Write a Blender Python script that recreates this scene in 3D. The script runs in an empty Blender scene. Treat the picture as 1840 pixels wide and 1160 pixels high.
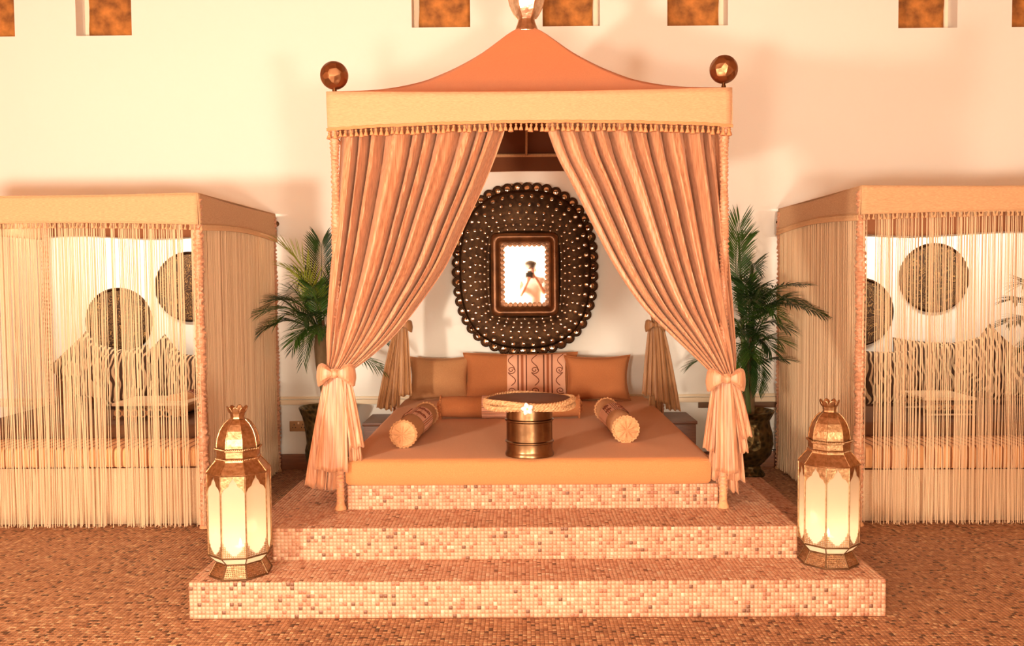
import bpy, math, random
import numpy as np
from mathutils import Vector, Matrix
PI = math.pi
rnd = random.Random(7)
sc = bpy.context.scene
col = sc.collection

# ------------------------------------------------------------------ camera, light, exposure
F_PX, PITCH, YAW, ROLL, EYE = 1599.0, 0.0469, 0.0106, -0.0080, 1.5
cy_, sy_ = math.cos(YAW), math.sin(YAW)
FW = Vector((-sy_*math.cos(PITCH), cy_*math.cos(PITCH), -math.sin(PITCH)))
R0 = Vector((cy_, sy_, 0)); U0 = R0.cross(FW)
RT = math.cos(ROLL)*R0 + math.sin(ROLL)*U0
UP = -math.sin(ROLL)*R0 + math.cos(ROLL)*U0
CAM = Vector((0, 0, EYE))
cd = bpy.data.cameras.new('camera'); cam = bpy.data.objects.new('camera', cd); col.objects.link(cam)
M = Matrix((RT, UP, -FW)).transposed().to_4x4(); M.translation = CAM
cam.matrix_world = M
cd.sensor_width = 36; cd.lens = 36*F_PX/1840; cd.clip_start = 0.01; cd.clip_end = 100
sc.camera = cam

w = bpy.data.worlds.new('world'); sc.world = w; w.use_nodes = True
w.node_tree.nodes['Background'].inputs[0].default_value = (1, .65, .42, 1)
w.node_tree.nodes['Background'].inputs[1].default_value = .3
sc.view_settings.view_transform = 'Standard'; sc.view_settings.look = 'None'
sc.view_settings.exposure = 0.3; sc.view_settings.gamma = 1; sc.view_settings.use_curve_mapping = False

def light(name, kind, loc, power, color, size=.2, look=None):
    d = bpy.data.lights.new(name, kind); d.energy = power; d.color = color
    if kind == 'AREA': d.shape = 'DISK'; d.size = size
    else: d.shadow_soft_size = size
    o = bpy.data.objects.new(name, d); col.objects.link(o); o.location = loc
    if look: o.rotation_euler = (Vector(look)-Vector(loc)).to_track_quat('-Z', 'Y').to_euler()
    return o
WARM = (1, .87, .70)
light('lamp_light_left', 'POINT', (-2.85, .6, 1.27), 640, WARM, .2)
light('lamp_light_right', 'POINT', (1.3, -1.6, .95), 520, WARM, .24)
light('fill_light_middle', 'POINT', (-.72, -.3, 1.15), 340, WARM, .2)  # added fill beside the camera, brightens the wall under the canopy
light('ceiling_light', 'AREA', (0, .3, 4.5), 30, (1, .85, .72), 3.0, (0, 6, 1.6))

# ------------------------------------------------------------------ projection helpers (image measure -> real place on a real plane)
def ray(px, py):
    return FW + RT*((px-920)/F_PX) + UP*((580-py)/F_PX)
def P(px, py, Y):
    d = ray(px, py); return CAM + d*(Y/d.y)
def G(px, py, Z):
    d = ray(px, py); return CAM + d*((Z-EYE)/d.z)

# ------------------------------------------------------------------ materials
def new_mat(name):
    m = bpy.data.materials.new(name); m.use_nodes = True
    nt = m.node_tree; return m, nt, nt.nodes['Principled BSDF']
def N(nt, t, **k):
    n = nt.nodes.new(t)
    for a, b in k.items():
        if a in n.inputs: n.inputs[a].default_value = b
        else: setattr(n, a, b)
    return n
def mat(name, c, rough=.8, metal=0, bump=0, scale=40, stretch=(1, 1, 1), c2=None, kind='noise', sheen=0, vary=.5, trans=None, spec=.4, detail=3):
    m, nt, b = new_mat(name)
    b.inputs['Base Color'].default_value = (*c, 1); b.inputs['Roughness'].default_value = rough
    b.inputs['Metallic'].default_value = metal; b.inputs['Specular IOR Level'].default_value = spec
    if sheen: b.inputs['Sheen Weight'].default_value = sheen; b.inputs['Sheen Tint'].default_value = (1, .7, .5, 1)
    tc = N(nt, 'ShaderNodeTexCoord'); mp = N(nt, 'ShaderNodeMapping'); mp.inputs['Scale'].default_value = stretch
    nt.links.new(tc.outputs['Object'], mp.inputs[0])
    if kind == 'noise': t = N(nt, 'ShaderNodeTexNoise', Scale=scale, Detail=detail); out = t.outputs['Fac']
    elif kind == 'voronoi': t = N(nt, 'ShaderNodeTexVoronoi', Scale=scale); out = t.outputs['Distance']
    nt.links.new(mp.outputs[0], t.inputs['Vector'])
    if c2:
        r = N(nt, 'ShaderNodeValToRGB'); r.color_ramp.elements[0].color = (*c, 1); r.color_ramp.elements[1].color = (*c2, 1)
        r.color_ramp.elements[0].position = .5-vary*.5; r.color_ramp.elements[1].position = .5+vary*.5
        nt.links.new(out, r.inputs[0]); nt.links.new(r.outputs[0], b.inputs['Base Color'])
    if bump:
        bn = N(nt, 'ShaderNodeBump', Strength=1.0, Distance=bump); nt.links.new(out, bn.inputs['Height']); nt.links.new(bn.outputs[0], b.inputs['Normal'])
    if trans:
        tr = N(nt, 'ShaderNodeBsdfTranslucent'); tr.inputs[0].default_value = (*c, 1)
        mx = N(nt, 'ShaderNodeMixShader'); mx.inputs[0].default_value = trans
        nt.links.new(b.outputs[0], mx.inputs[1]); nt.links.new(tr.outputs[0], mx.inputs[2])
        nt.links.new(mx.outputs[0], nt.nodes['Material Output'].inputs[0])
    return m
X = {}
X['wall'] = mat('wall_plaster', (.88, .86, .79), .9, bump=.002, scale=6)
X['roomwall'] = mat('tan_paint', (.50, .24, .10), .9)
X['ceil'] = mat('dark_ceiling', (.34, .15, .06), .9)
X['dado'] = mat('dado_paint', (.86, .72, .52), .7)
X['rail_dark'] = mat('rail_dark', (.16, .07, .025), .6)
X['skirt'] = mat('skirting_wood', (.15, .05, .02), .5, c2=(.26, .09, .03), scale=8, stretch=(1, 1, 12))
X['niche'] = mat('rusty_panel', (.10, .035, .008), .75, c2=(.62, .24, .05), scale=9, bump=.01, vary=.42, detail=9)
X['roof'] = mat('roof_cloth', (.70, .25, .10), .9, c2=(.60, .20, .08), scale=120, bump=.001, stretch=(1, 1, 4), sheen=.2)
X['valance'] = mat('valance_cloth', (.64, .36, .195), .9, c2=(.50, .25, .125), scale=60, bump=.0015, stretch=(1, 1, 10), sheen=.2)
X['pav_cloth'] = mat('pavilion_cloth', (.66, .40, .21), .9, c2=(.46, .25, .12), scale=50, bump=.0015, stretch=(1, 1, 9), sheen=.2)
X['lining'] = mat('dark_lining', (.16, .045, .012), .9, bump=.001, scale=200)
X['pav_tassel'] = mat('pavilion_tassel_thread', (.60, .34, .17), .9, bump=.001, scale=300)
X['tassel'] = mat('tassel_thread', (.56, .24, .10), .9, bump=.001, scale=300)
X['silk'] = mat('curtain_silk', (.66, .33, .18), .44, c2=(.34, .12, .05), scale=14, stretch=(9, 9, .35), bump=.001, sheen=.4, vary=.45, spec=.5)
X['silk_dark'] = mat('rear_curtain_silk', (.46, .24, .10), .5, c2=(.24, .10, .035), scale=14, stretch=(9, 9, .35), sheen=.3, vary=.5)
X['post'] = mat('gathered_satin', (.66, .34, .19), .40, sheen=.3, spec=.6, bump=.003, scale=60, c2=(.45, .17, .08), stretch=(1, 1, 3))
X['mattress'] = mat('mattress_cloth', (.56, .225, .08), .9, c2=(.47, .17, .055), scale=260, bump=.0008, sheen=.2)
X['tan'] = mat('tan_cushion_cloth', (.52, .26, .11), .9, c2=(.40, .18, .075), scale=280, bump=.0008)
X['orange'] = mat('orange_cushion_cloth', (.46, .165, .055), .9, c2=(.36, .12, .04), scale=280, bump=.0008)
X['peach'] = mat('peach_cloth', (.66, .34, .16), .9, c2=(.52, .25, .11), scale=90, bump=.001)
X['brown'] = mat('brown_layer_cloth', (.16, .07, .03), .9)
X['thread'] = mat('dark_thread', (.20, .05, .02), .8)
X['bronze'] = mat('aged_bronze', (.10, .05, .022), .28, 1, c2=(.30, .17, .085), scale=9, bump=.002, vary=.6)
X['ball'] = mat('hammered_copper', (.34, .17, .08), .38, 1, bump=.009, scale=26, kind='voronoi')
X['darkmetal'] = mat('dark_frame_metal', (.022, .009, .004), .5, .85, c2=(.065, .028, .010), scale=22, bump=.004, vary=.5)
X['framewood'] = mat('frame_moulding', (.085, .03, .01), .32, .5, c2=(.20, .075, .025), scale=14, bump=.003)
X['mirror'] = mat('mirror_glass', (.93, .92, .88), .02, 1)
X['disc'] = mat('mirror_disc_glass', (.9, .82, .7), .08, 1)
X['silver'] = mat('silver_metal', (.55, .36, .22), .3, 1, c2=(.85, .66, .48), scale=30, bump=.004)
X['lantern'] = mat('lantern_brass', (.30, .16, .07), .38, 1, c2=(.58, .37, .20), scale=60, bump=.0015)
X['lead'] = mat('lantern_lead', (.16, .08, .035), .5, .8)
X['pot'] = mat('pot_metal', (.05, .035, .012), .42, .8, c2=(.16, .10, .035), scale=26, bump=.008, kind='voronoi')
X['soil'] = mat('soil', (.03, .015, .008), .95, bump=.01, scale=60)
X['leaf'] = mat('palm_leaf', (.03, .085, .010), .42, c2=(.065, .14, .016), scale=6, trans=.25, spec=.5)
X['leaf_dark'] = mat('palm_leaf_dark', (.010, .034, .005), .42, c2=(.025, .065, .010), scale=6, trans=.15, spec=.5)
X['leaf_pale'] = mat('palm_leaf_pale', (.30, .36, .04), .5, c2=(.42, .46, .07), scale=6, trans=.4, spec=.4)
X['trunk'] = mat('palm_trunk', (.10, .05, .02), .8, c2=(.20, .12, .05), scale=20, stretch=(1, 1, .3), bump=.004)
X['stem'] = mat('palm_stem', (.08, .12, .03), .6)
X['string'] = mat('cream_string', (.84, .60, .37), .8, trans=.2)
X['cream'] = mat('cream_board', (.93, .80, .62), .8)
X['basecloth'] = mat('bench_skirt_cloth', (.74, .52, .33), .9, c2=(.60, .38, .21), scale=120, bump=.001, stretch=(1, 1, 5))
X['wood'] = mat('dark_wood', (.10, .03, .01), .45, c2=(.20, .07, .025), scale=10, stretch=(1, 12, 12))
X['socket'] = mat('socket_plate', (.45, .25, .12), .4, .3)
X['black'] = mat('black_plastic', (.01, .008, .006), .4)
X['flower'] = mat('white_petal', (.95, .92, .84), .6, trans=.2)
X['flower_c'] = mat('yellow_petal_heart', (.95, .68, .2), .6)
X['rope'] = mat('raffia_rope', (.70, .43, .22), .75, c2=(.34, .15, .05), scale=50, bump=.003, stretch=(1, 1, 3))
X['drape'] = mat('cream_drape', (.93, .86, .72), .85)
X['skin'] = mat('skin', (.72, .36, .24), .5)
X['shirt'] = mat('white_shirt_cloth', (.9, .87, .82), .8)
X['trouser'] = mat('beige_trouser_cloth', (.5, .4, .3), .85)
X['hair'] = mat('grey_brown_hair', (.12, .08, .05), .8, bump=.004, scale=80)
X['shoe'] = mat('brown_leather', (.09, .04, .02), .5)
X['lens'] = mat('lens_glass', (.01, .01, .015), .05, spec=.9)
X['candle'] = mat('candle_wax', (.95, .85, .65), .6, trans=.4)

def ramp_mat(name, stops, fac_fn, rough=.85, interp='CONSTANT', bump=0):
    m, nt, b = new_mat(name); b.inputs['Roughness'].default_value = rough
    r = N(nt, 'ShaderNodeValToRGB'); cr = r.color_ramp; cr.interpolation = interp
    while len(cr.elements) < len(stops): cr.elements.new(.5)
    for e, (p, c) in zip(cr.elements, stops): e.position = p; e.color = (*c, 1)
    nt.links.new(fac_fn(nt), r.inputs[0]); nt.links.new(r.outputs[0], b.inputs['Base Color'])
    return m
def rnd_attr(nt):
    return N(nt, 'ShaderNodeAttribute', attribute_name='rnd').outputs['Fac']
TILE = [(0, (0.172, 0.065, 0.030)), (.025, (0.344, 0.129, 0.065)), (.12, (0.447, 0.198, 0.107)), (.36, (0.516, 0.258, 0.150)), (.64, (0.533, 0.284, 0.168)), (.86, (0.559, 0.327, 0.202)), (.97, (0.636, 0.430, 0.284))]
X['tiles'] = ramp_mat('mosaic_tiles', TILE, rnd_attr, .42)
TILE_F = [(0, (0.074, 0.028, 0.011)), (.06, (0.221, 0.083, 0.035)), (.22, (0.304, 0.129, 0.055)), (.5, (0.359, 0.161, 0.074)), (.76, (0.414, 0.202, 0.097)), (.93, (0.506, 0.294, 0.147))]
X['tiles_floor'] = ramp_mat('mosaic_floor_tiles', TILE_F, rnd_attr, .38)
X['grout'] = mat('grout', (.58, .34, .21), .9)
X['grout_floor'] = mat('floor_grout', (.26, .11, .05), .9)

def zebra(nt):
    tc = N(nt, 'ShaderNodeTexCoord'); t = N(nt, 'ShaderNodeTexWave', Scale=9, Distortion=9, Detail=1); t.inputs['Detail Scale'].default_value = .8
    nt.links.new(tc.outputs['Object'], t.inputs['Vector']); return t.outputs['Fac']
X['zebra'] = ramp_mat('zebra_cloth', [(0, (.06, .025, .010)), (.58, (.62, .42, .24))], zebra)
def scrolls(nt):
    tc = N(nt, 'ShaderNodeTexCoord'); t = N(nt, 'ShaderNodeTexNoise', Scale=9, Detail=2, Distortion=1.6)
    nt.links.new(tc.outputs['Object'], t.inputs['Vector'])
    a = N(nt, 'ShaderNodeMath', operation='MULTIPLY'); a.inputs[1].default_value = 12
    f = N(nt, 'ShaderNodeMath', operation='FRACT')
    nt.links.new(t.outputs['Fac'], a.inputs[0]); nt.links.new(a.outputs[0], f.inputs[0]); return f.outputs[0]
X['backcloth'] = ramp_mat('dark_scroll_print', [(0, (.05, .022, .008)), (.62, (.40, .22, .07)), (.82, (.05, .022, .008))], scrolls)
def bandpat(nt):
    tc = N(nt, 'ShaderNodeTexCoord'); t = N(nt, 'ShaderNodeTexWave', Scale=6, Distortion=0); nt.links.new(tc.outputs['Object'], t.inputs['Vector']); return t.outputs['Fac']
X['stripe_matt'] = ramp_mat('striped_mattress_cloth', [(0, (.35, .13, .05)), (.16, (.80, .42, .18))], bandpat)
def att_stripe(nt): return N(nt, 'ShaderNodeAttribute', attribute_name='u').outputs['Fac']
pk, dk, br = (.78, .42, .27), (.16, .045, .02), (.38, .12, .05)
def emb_stops(k):
    s = [(0, pk)]
    for c0 in k:
        s += [(c0, dk), (c0+.022, pk), (c0+.06, br), (c0+.10, pk), (c0+.14, dk), (c0+.162, pk)]
    return s
X['emb'] = ramp_mat('embroidered_cloth', emb_stops([.17, .60]), att_stripe)
X['emb_b'] = ramp_mat('embroidered_band_cloth', emb_stops([.30, .62]), att_stripe)

# frosted lantern glass
m, nt, b = new_mat('frosted_glass'); nt.nodes.remove(b)
d_ = N(nt, 'ShaderNodeBsdfDiffuse'); d_.inputs[0].default_value = (.72, .58, .44, 1)
t_ = N(nt, 'ShaderNodeBsdfTranslucent'); t_.inputs[0].default_value = (1, .95, .86, 1)
g_ = N(nt, 'ShaderNodeBsdfGlossy'); g_.inputs['Roughness'].default_value = .15
p_ = N(nt, 'ShaderNodeBsdfTransparent'); p_.inputs[0].default_value = (1, .92, .75, 1)
a_ = N(nt, 'ShaderNodeMixShader'); a_.inputs[0].default_value = .5
b_ = N(nt, 'ShaderNodeMixShader'); b_.inputs[0].default_value = .12
c_ = N(nt, 'ShaderNodeMixShader'); c_.inputs[0].default_value = .34
nt.links.new(d_.outputs[0], a_.inputs[1]); nt.links.new(t_.outputs[0], a_.inputs[2])
nt.links.new(a_.outputs[0], b_.inputs[1]); nt.links.new(g_.outputs[0], b_.inputs[2])
nt.links.new(b_.outputs[0], c_.inputs[1]); nt.links.new(p_.outputs[0], c_.inputs[2])
nt.links.new(c_.outputs[0], nt.nodes['Material Output'].inputs[0]); X['glass'] = m
m, nt, b = new_mat('flame'); b.inputs['Emission Color'].default_value = (1, .62, .25, 1); b.inputs['Emission Strength'].default_value = 25; X['flame'] = m

# ------------------------------------------------------------------ mesh helpers
def wloc(o):
    v = Vector((0, 0, 0))
    while o: v += o.location; o = o.parent
    return v
class MB:
    def __init__(s): s.v = []; s.f = []; s.a = None
    def add(s, vs, fs):
        n = len(s.v); s.v.extend([tuple(p) for p in vs]); s.f.extend([tuple(i+n for i in f) for f in fs]); return s
    def grid(s, fn, nu, nv, cu=False, cv=False):
        vs = [fn(i/nu, j/nv) for j in range(nv if cv else nv+1) for i in range(nu if cu else nu+1)]
        W = nu if cu else nu+1; H = nv if cv else nv+1; fs = []
        for j in range(nv):
            for i in range(nu):
                a, b_ = i, (i+1) % W; c, d = j, (j+1) % H
                fs.append((c*W+a, c*W+b_, d*W+b_, d*W+a))
        return s.add(vs, fs)
    def box(s, x0, x1, y0, y1, z0, z1, bev=0):
        if not bev:
            return s.add([(x0, y0, z0), (x1, y0, z0), (x1, y1, z0), (x0, y1, z0), (x0, y0, z1), (x1, y0, z1), (x1, y1, z1), (x0, y1, z1)],
                         [(3, 2, 1, 0), (4, 5, 6, 7), (0, 1, 5, 4), (1, 2, 6, 5), (2, 3, 7, 6), (3, 0, 4, 7)])
        import bmesh
        bm = bmesh.new(); r = bmesh.ops.create_cube(bm, size=1)
        for v in bm.verts: v.co = ((x0+x1)/2+v.co.x*(x1-x0), (y0+y1)/2+v.co.y*(y1-y0), (z0+z1)/2+v.co.z*(z1-z0))
        bmesh.ops.bevel(bm, geom=bm.edges[:], offset=bev, segments=2, affect='EDGES', profile=.6)
        bm.verts.index_update(); s.add([v.co for v in bm.verts], [[v.index for v in f.verts] for f in bm.faces]); bm.free(); return s
    def lathe(s, prof, n=32, c=(0, 0, 0), rot=0, wob=None):
        k = len(prof)
        def fn(u, t):
            i = min(int(round(t*(k-1))), k-1); r, z = prof[i]; a = u*2*PI+rot
            if wob: r *= wob(a, z)
            return (c[0]+r*math.cos(a), c[1]+r*math.sin(a), c[2]+z)
        n0 = len(s.v); s.grid(fn, n, k-1, cu=True)
        if prof[0][0] > 1e-4: s.f.append(tuple(n0+i for i in reversed(range(n))))
        if prof[-1][0] > 1e-4: s.f.append(tuple(n0+(k-1)*n+i for i in range(n)))
        return s
    def tube(s, pts, r, n=8, closed=False, cap=True):
        pts = [Vector(p) for p in pts]; k = len(pts)
        rs = r if hasattr(r, '__len__') else [r]*k
        ring = []; prev = None
        for i, p in enumerate(pts):
            if closed: t = pts[(i+1) % k]-pts[i-1]
            else: t = pts[min(i+1, k-1)]-pts[max(i-1, 0)]
            if t.length < 1e-9: t = Vector((0, 0, 1))
            t.normalize()
            if prev is None:
                a = Vector((0, 0, 1)) if abs(t.z) < .9 else Vector((1, 0, 0)); x = t.cross(a).normalized()
            else:
                x = (prev - t*prev.dot(t)); x = x.normalized() if x.length > 1e-6 else t.orthogonal().normalized()
            prev = x; y = t.cross(x)
            ring.append([p+(x*math.cos(2*PI*j/n)+y*math.sin(2*PI*j/n))*rs[i] for j in range(n)])
        vs = [q for rr in ring for q in rr]; fs = []
        for i in range(k if closed else k-1):
            a, b_ = i*n, ((i+1) % k)*n
            for j in range(n): fs.append((a+j, a+(j+1) % n, b_+(j+1) % n, b_+j))
        if cap and not closed: fs.append(tuple(reversed(range(n)))); fs.append(tuple((k-1)*n+j for j in range(n)))
        return s.add(vs, fs)
    def sphere(s, c, r, n=20, sq=(1, 1, 1)):
        m_ = n//2; prof = [(math.sin(PI*i/m_)*r, -math.cos(PI*i/m_)*r) for i in range(m_+1)]
        prof[0] = (1e-5, -r); prof[-1] = (1e-5, r)
        n0 = len(s.v); s.lathe(prof, n)
        for i in range(n0, len(s.v)):
            x, y, z = s.v[i]; s.v[i] = (c[0]+x*sq[0], c[1]+y*sq[1], c[2]+z*sq[2])
        return s
    def xform(s, M, start=0):
        for i in range(start, len(s.v)): s.v[i] = tuple(M @ Vector(s.v[i]))
        return s
    def mesh(s, name, material, off=None, smooth=True, angle=None):
        me = bpy.data.meshes.new(name)
        vs = s.v if off is None else [(x-off[0], y-off[1], z-off[2]) for x, y, z in s.v]
        me.from_pydata(vs, [], s.f); me.materials.append(material)
        if smooth:
            me.polygons.foreach_set('use_smooth', [True]*len(me.polygons))
            if angle: me.set_sharp_from_angle(angle=math.radians(angle))
        if s.a is not None:
            at = me.attributes.new('u', 'FLOAT', 'POINT'); at.data.foreach_set('value', s.a)
        me.update(); return me
    def build(s, name, material, parent=None, smooth=True, local=False, angle=40):
        off = None if (local or parent is None) else wloc(parent)
        return link(name, s.mesh(name, material, off, smooth, angle), parent)
def link(name, me, parent=None, loc=None, rot=None):
    o = bpy.data.objects.new(name, me); col.objects.link(o)
    if parent is not None: o.parent = parent
    if loc is not None: o.location = loc
    if rot is not None: o.rotation_euler = rot
    return o
def tag(o, label, cat, group=None, kind=None):
    o['label'] = label; o['category'] = cat
    if group: o['group'] = group
    if kind: o['kind'] = kind
    return o
def thing(name, loc, label, cat, group=None, rot=(0, 0, 0)):
    o = bpy.data.objects.new(name, None); col.objects.link(o); o.location = loc; o.rotation_euler = rot
    o.empty_display_size = .05
    return tag(o, label, cat, group)
def struct(o): o['kind'] = 'structure'; return o
def solid(o, t, off=-1):
    m_ = o.modifiers.new('thickness', 'SOLIDIFY'); m_.thickness = t; m_.offset = off; return o
def interp(pts, x):
    return float(np.interp(x, [p[0] for p in pts], [p[1] for p in pts]))
def smooth_interp(pts, x):
    # Catmull-Rom through (key, value) points
    n = len(pts)
    if x <= pts[0][0]: return pts[0][1]
    if x >= pts[-1][0]: return pts[-1][1]
    for i in range(n-1):
        if pts[i][0] <= x <= pts[i+1][0]: break
    x0, y0 = pts[i]; x1, y1 = pts[i+1]; t = (x-x0)/(x1-x0)
    m0 = (y1-pts[i-1][1])/(x1-pts[i-1][0])*(x1-x0) if i > 0 else (y1-y0)
    m1 = (pts[i+2][1]-y0)/(pts[i+2][0]-x0)*(x1-x0) if i+2 < n else (y1-y0)
    return (2*t**3-3*t*t+1)*y0+(t**3-2*t*t+t)*m0+(-2*t**3+3*t*t)*y1+(t**3-t*t)*m1

# ------------------------------------------------------------------ the room
WY = 7.10                      # back wall plane
RX0, RX1, RY0, RZ = -5.6, 5.6, -2.6, 5.0
FZ = -.006
NB = P(940, 50, WY).z
niches = []                    # (x0, x1, z0)
for l, r, b_ in ((-70, 27, 66), (137, 237, 64), (740, 845, 49), (975, 1078, 47), (1199, 1308, 46), (1614, 1720, 50), (1818, 1920, 48)):
    niches.append((P(l, b_, WY).x, P(r, b_, WY).x, P((l+r)/2, b_, WY).z))
mb = MB(); NT = 4.3; ND = .30
mb.box(RX0, RX1, WY, WY+.35, FZ-.1, min(n[2] for n in niches)-.02)
mb.box(RX0, RX1, WY, WY+.35, NT, RZ)
xs = [RX0]+[v for n in niches for v in n[:2]]+[RX1]; zb = min(n[2] for n in niches)-.02
for i in range(0, len(xs), 2): mb.box(xs[i], xs[i+1], WY, WY+.35, zb, NT)
for a, c, z in niches: mb.box(a, c, WY, WY+.35, zb, z)
mb.box(RX0, RX1, WY+.34, WY+.36, zb, NT)
wall = struct(mb.build('wall_back', X['wall'], smooth=False))
for i, (a, c, z) in enumerate(niches):
    lab = ['rusty brown panel recessed in the wall niche cut by the left photo edge', 'rusty brown niche panel high above the left string pavilion', 'rusty brown niche panel left of the silver finial',
           'rusty brown niche panel just right of the silver finial', 'rusty brown niche panel above and left of the right copper ball', 'rusty brown niche panel high above the right string pavilion', 'rusty brown niche panel cut by the right photo edge'][i]
    mid = (a+c)/2; s_ = 1 if mid > .1 else -1
    t = thing('niche_panel', (mid, WY+.27, z), lab, 'wall panel', 'rusty panels in the wall niches')
    w_ = .045
    x0, x1 = (a+.001, c-w_) if s_ > 0 else (a+w_, c-.001)
    q = MB(); nx, nz = 10, 20
    q.grid(lambda u, v: (x0+(x1-x0)*u, WY+.17+.006*math.sin(u*19+v*31)*math.sin(v*17), z+(NT-z)*v), nx, nz)
    solid(q.build('rough_slab', X['niche'], t), .04, 1)
    q = MB(); xa, xb = (c-w_, c-.001) if s_ > 0 else (a+.001, a+w_)
    q.box(xa, xb, WY+.15, WY+.33, z, NT, .004); q.build('white_jamb', X['cream'], t)
struct(MB().box(RX0-.1, RX0, RY0, WY+.3, 0, RZ).build('wall_left', X['roomwall'], smooth=False))
struct(MB().box(RX1, RX1+.1, RY0, WY+.3, 0, RZ).build('wall_right', X['roomwall'], smooth=False))
struct(MB().box(RX0, RX1, RY0-.1, RY0, 0, RZ).build('wall_front', X['wall'], smooth=False))
struct(MB().box(RX0, RX1, RY0, WY+.3, RZ, RZ+.1).build('ceiling', X['ceil'], smooth=False))

# steps ------------------------------------------------------------
A = (-1.497, 1.609, 3.908, .164); B = (-1.207, 1.313, 4.223, .319); C = (-.909, 1.010, 4.569, .447)
PIT = .0182; GAP = .0016
def tiles_mesh(name, material, quads, parent, rs):
    """quads: arrays of tile origin, axis a, axis b, normal -> raised chips, joined"""
    o_, a_, b_, n_ = [np.asarray(q, float) for q in quads]
    k = len(o_); g = GAP/2; h = .0014; ins = .0009
    a1 = a_/np.linalg.norm(a_, axis=1, keepdims=True); b1 = b_/np.linalg.norm(b_, axis=1, keepdims=True)
    hh = n_*(h+rs.random((k, 1))*.0007)
    lo = [o_+a1*g+b1*g, o_+a_-a1*g+b1*g, o_+a_-a1*g+b_-b1*g, o_+a1*g+b_-b1*g]
    hi = [lo[0]+a1*ins+b1*ins+hh, lo[1]-a1*ins+b1*ins+hh, lo[2]-a1*ins-b1*ins+hh, lo[3]+a1*ins-b1*ins+hh]
    V = np.stack(lo+hi, 1).reshape(-1, 3)
    F = np.array([[4, 5, 6, 7], [0, 1, 5, 4], [1, 2, 6, 5], [2, 3, 7, 6], [3, 0, 4, 7]])
    F = (np.arange(k)[:, None, None]*8+F[None]).reshape(-1, 4)
    me = bpy.data.meshes.new(name)
    me.vertices.add(len(V)); me.vertices.foreach_set('co', (V-np.array(wloc(parent))[None] if parent else V).ravel())
    me.loops.add(F.size); me.loops.foreach_set('vertex_index', F.ravel().astype(np.int32))
    me.polygons.add(len(F)); me.polygons.foreach_set('loop_start', np.arange(0, F.size, 4, dtype=np.int32))
    me.materials.append(material); me.update(calc_edges=True)
    at = me.attributes.new('rnd', 'FLOAT', 'FACE'); at.data.foreach_set('value', np.repeat(rs.random(k), 5))
    o = link(name, me, parent); o['kind'] = 'stuff'; return o
rs = np.random.RandomState(5)
def tile_rect(o, a, b, n, la, lb, keep=None):
    na = max(1, int(round(la/PIT))); nb = max(1, int(round(lb/PIT)))
    a = np.array(a, float); b = np.array(b, float); pa, pb = la/na, lb/nb
    I, J = np.meshgrid(np.arange(na), np.arange(nb), indexing='ij'); I = I.ravel()[:, None]; J = J.ravel()[:, None]
    O = np.array(o, float)+a*pa*I+b*pb*J
    if keep is not None: O = O[keep(O)]
    k = len(O)
    return [O, np.repeat((a*pa)[None], k, 0), np.repeat((b*pb)[None], k, 0), np.repeat(np.array([n], float), k, 0)]
def cat(L): return [np.concatenate([q[i] for q in L]) for i in range(4)]
YE = 5.97
STEPS = (('lower', A, 0, B), ('upper', B, A[3], C))
for nm, (x0, x1, y0, z1), z0, nxt in STEPS:
    lab = {'lower': 'lowest wide mosaic tiled step, standing on the floor with both lanterns on it', 'upper': 'middle mosaic tiled step under the canopy posts'}[nm]
    t = thing('mosaic_step', ((x0+x1)/2, y0, z0), lab, 'step', 'mosaic tiled steps')
    MB().box(x0+.002, x1-.002, y0+.002, YE, z0, z1-.001).build('step_core', X['grout'], t, smooth=False)
    q = [tile_rect((x0, y0, z0), (1, 0, 0), (0, 0, 1), (0, -1, 0), x1-x0, z1-z0),
         tile_rect((x0, YE, z0), (0, -1, 0), (0, 0, 1), (-1, 0, 0), YE-y0, z1-z0),
         tile_rect((x1, y0, z0), (0, 1, 0), (0, 0, 1), (1, 0, 0), YE-y0, z1-z0),
         tile_rect((x0, y0, z1), (1, 0, 0), (0, 1, 0), (0, 0, 1), x1-x0, YE-y0,
                   lambda O, n=nxt: ~((O[:, 0] > n[0]) & (O[:, 0] < n[1]-PIT) & (O[:, 1] > n[2]+.004)))]
    tiles_mesh('mosaic_tiles', X['tiles'], cat(q), t, rs)
t = thing('bed_plinth', ((C[0]+C[1])/2, C[2], B[3]), 'mosaic tiled plinth directly under the orange mattress', 'plinth')
MB().box(C[0]+.002, C[1]-.002, C[2]+.002, WY-.003, B[3]+.001, C[3]-.001).box(C[0]+.002, C[1]-.002, YE+.003, WY-.003, .003, B[3]).build('plinth_core', X['grout'], t, smooth=False)
q = [tile_rect((C[0], C[2], B[3]), (1, 0, 0), (0, 0, 1), (0, -1, 0), C[1]-C[0], C[3]-B[3]),
     tile_rect((C[0], WY-.003, B[3]), (0, -1, 0), (0, 0, 1), (-1, 0, 0), WY-C[2]-.003, C[3]-B[3]),
     tile_rect((C[1], C[2], B[3]), (0, 1, 0), (0, 0, 1), (1, 0, 0), WY-C[2]-.003, C[3]-B[3])]
tiles_mesh('mosaic_tiles', X['tiles'], cat(q), t, rs)
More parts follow.
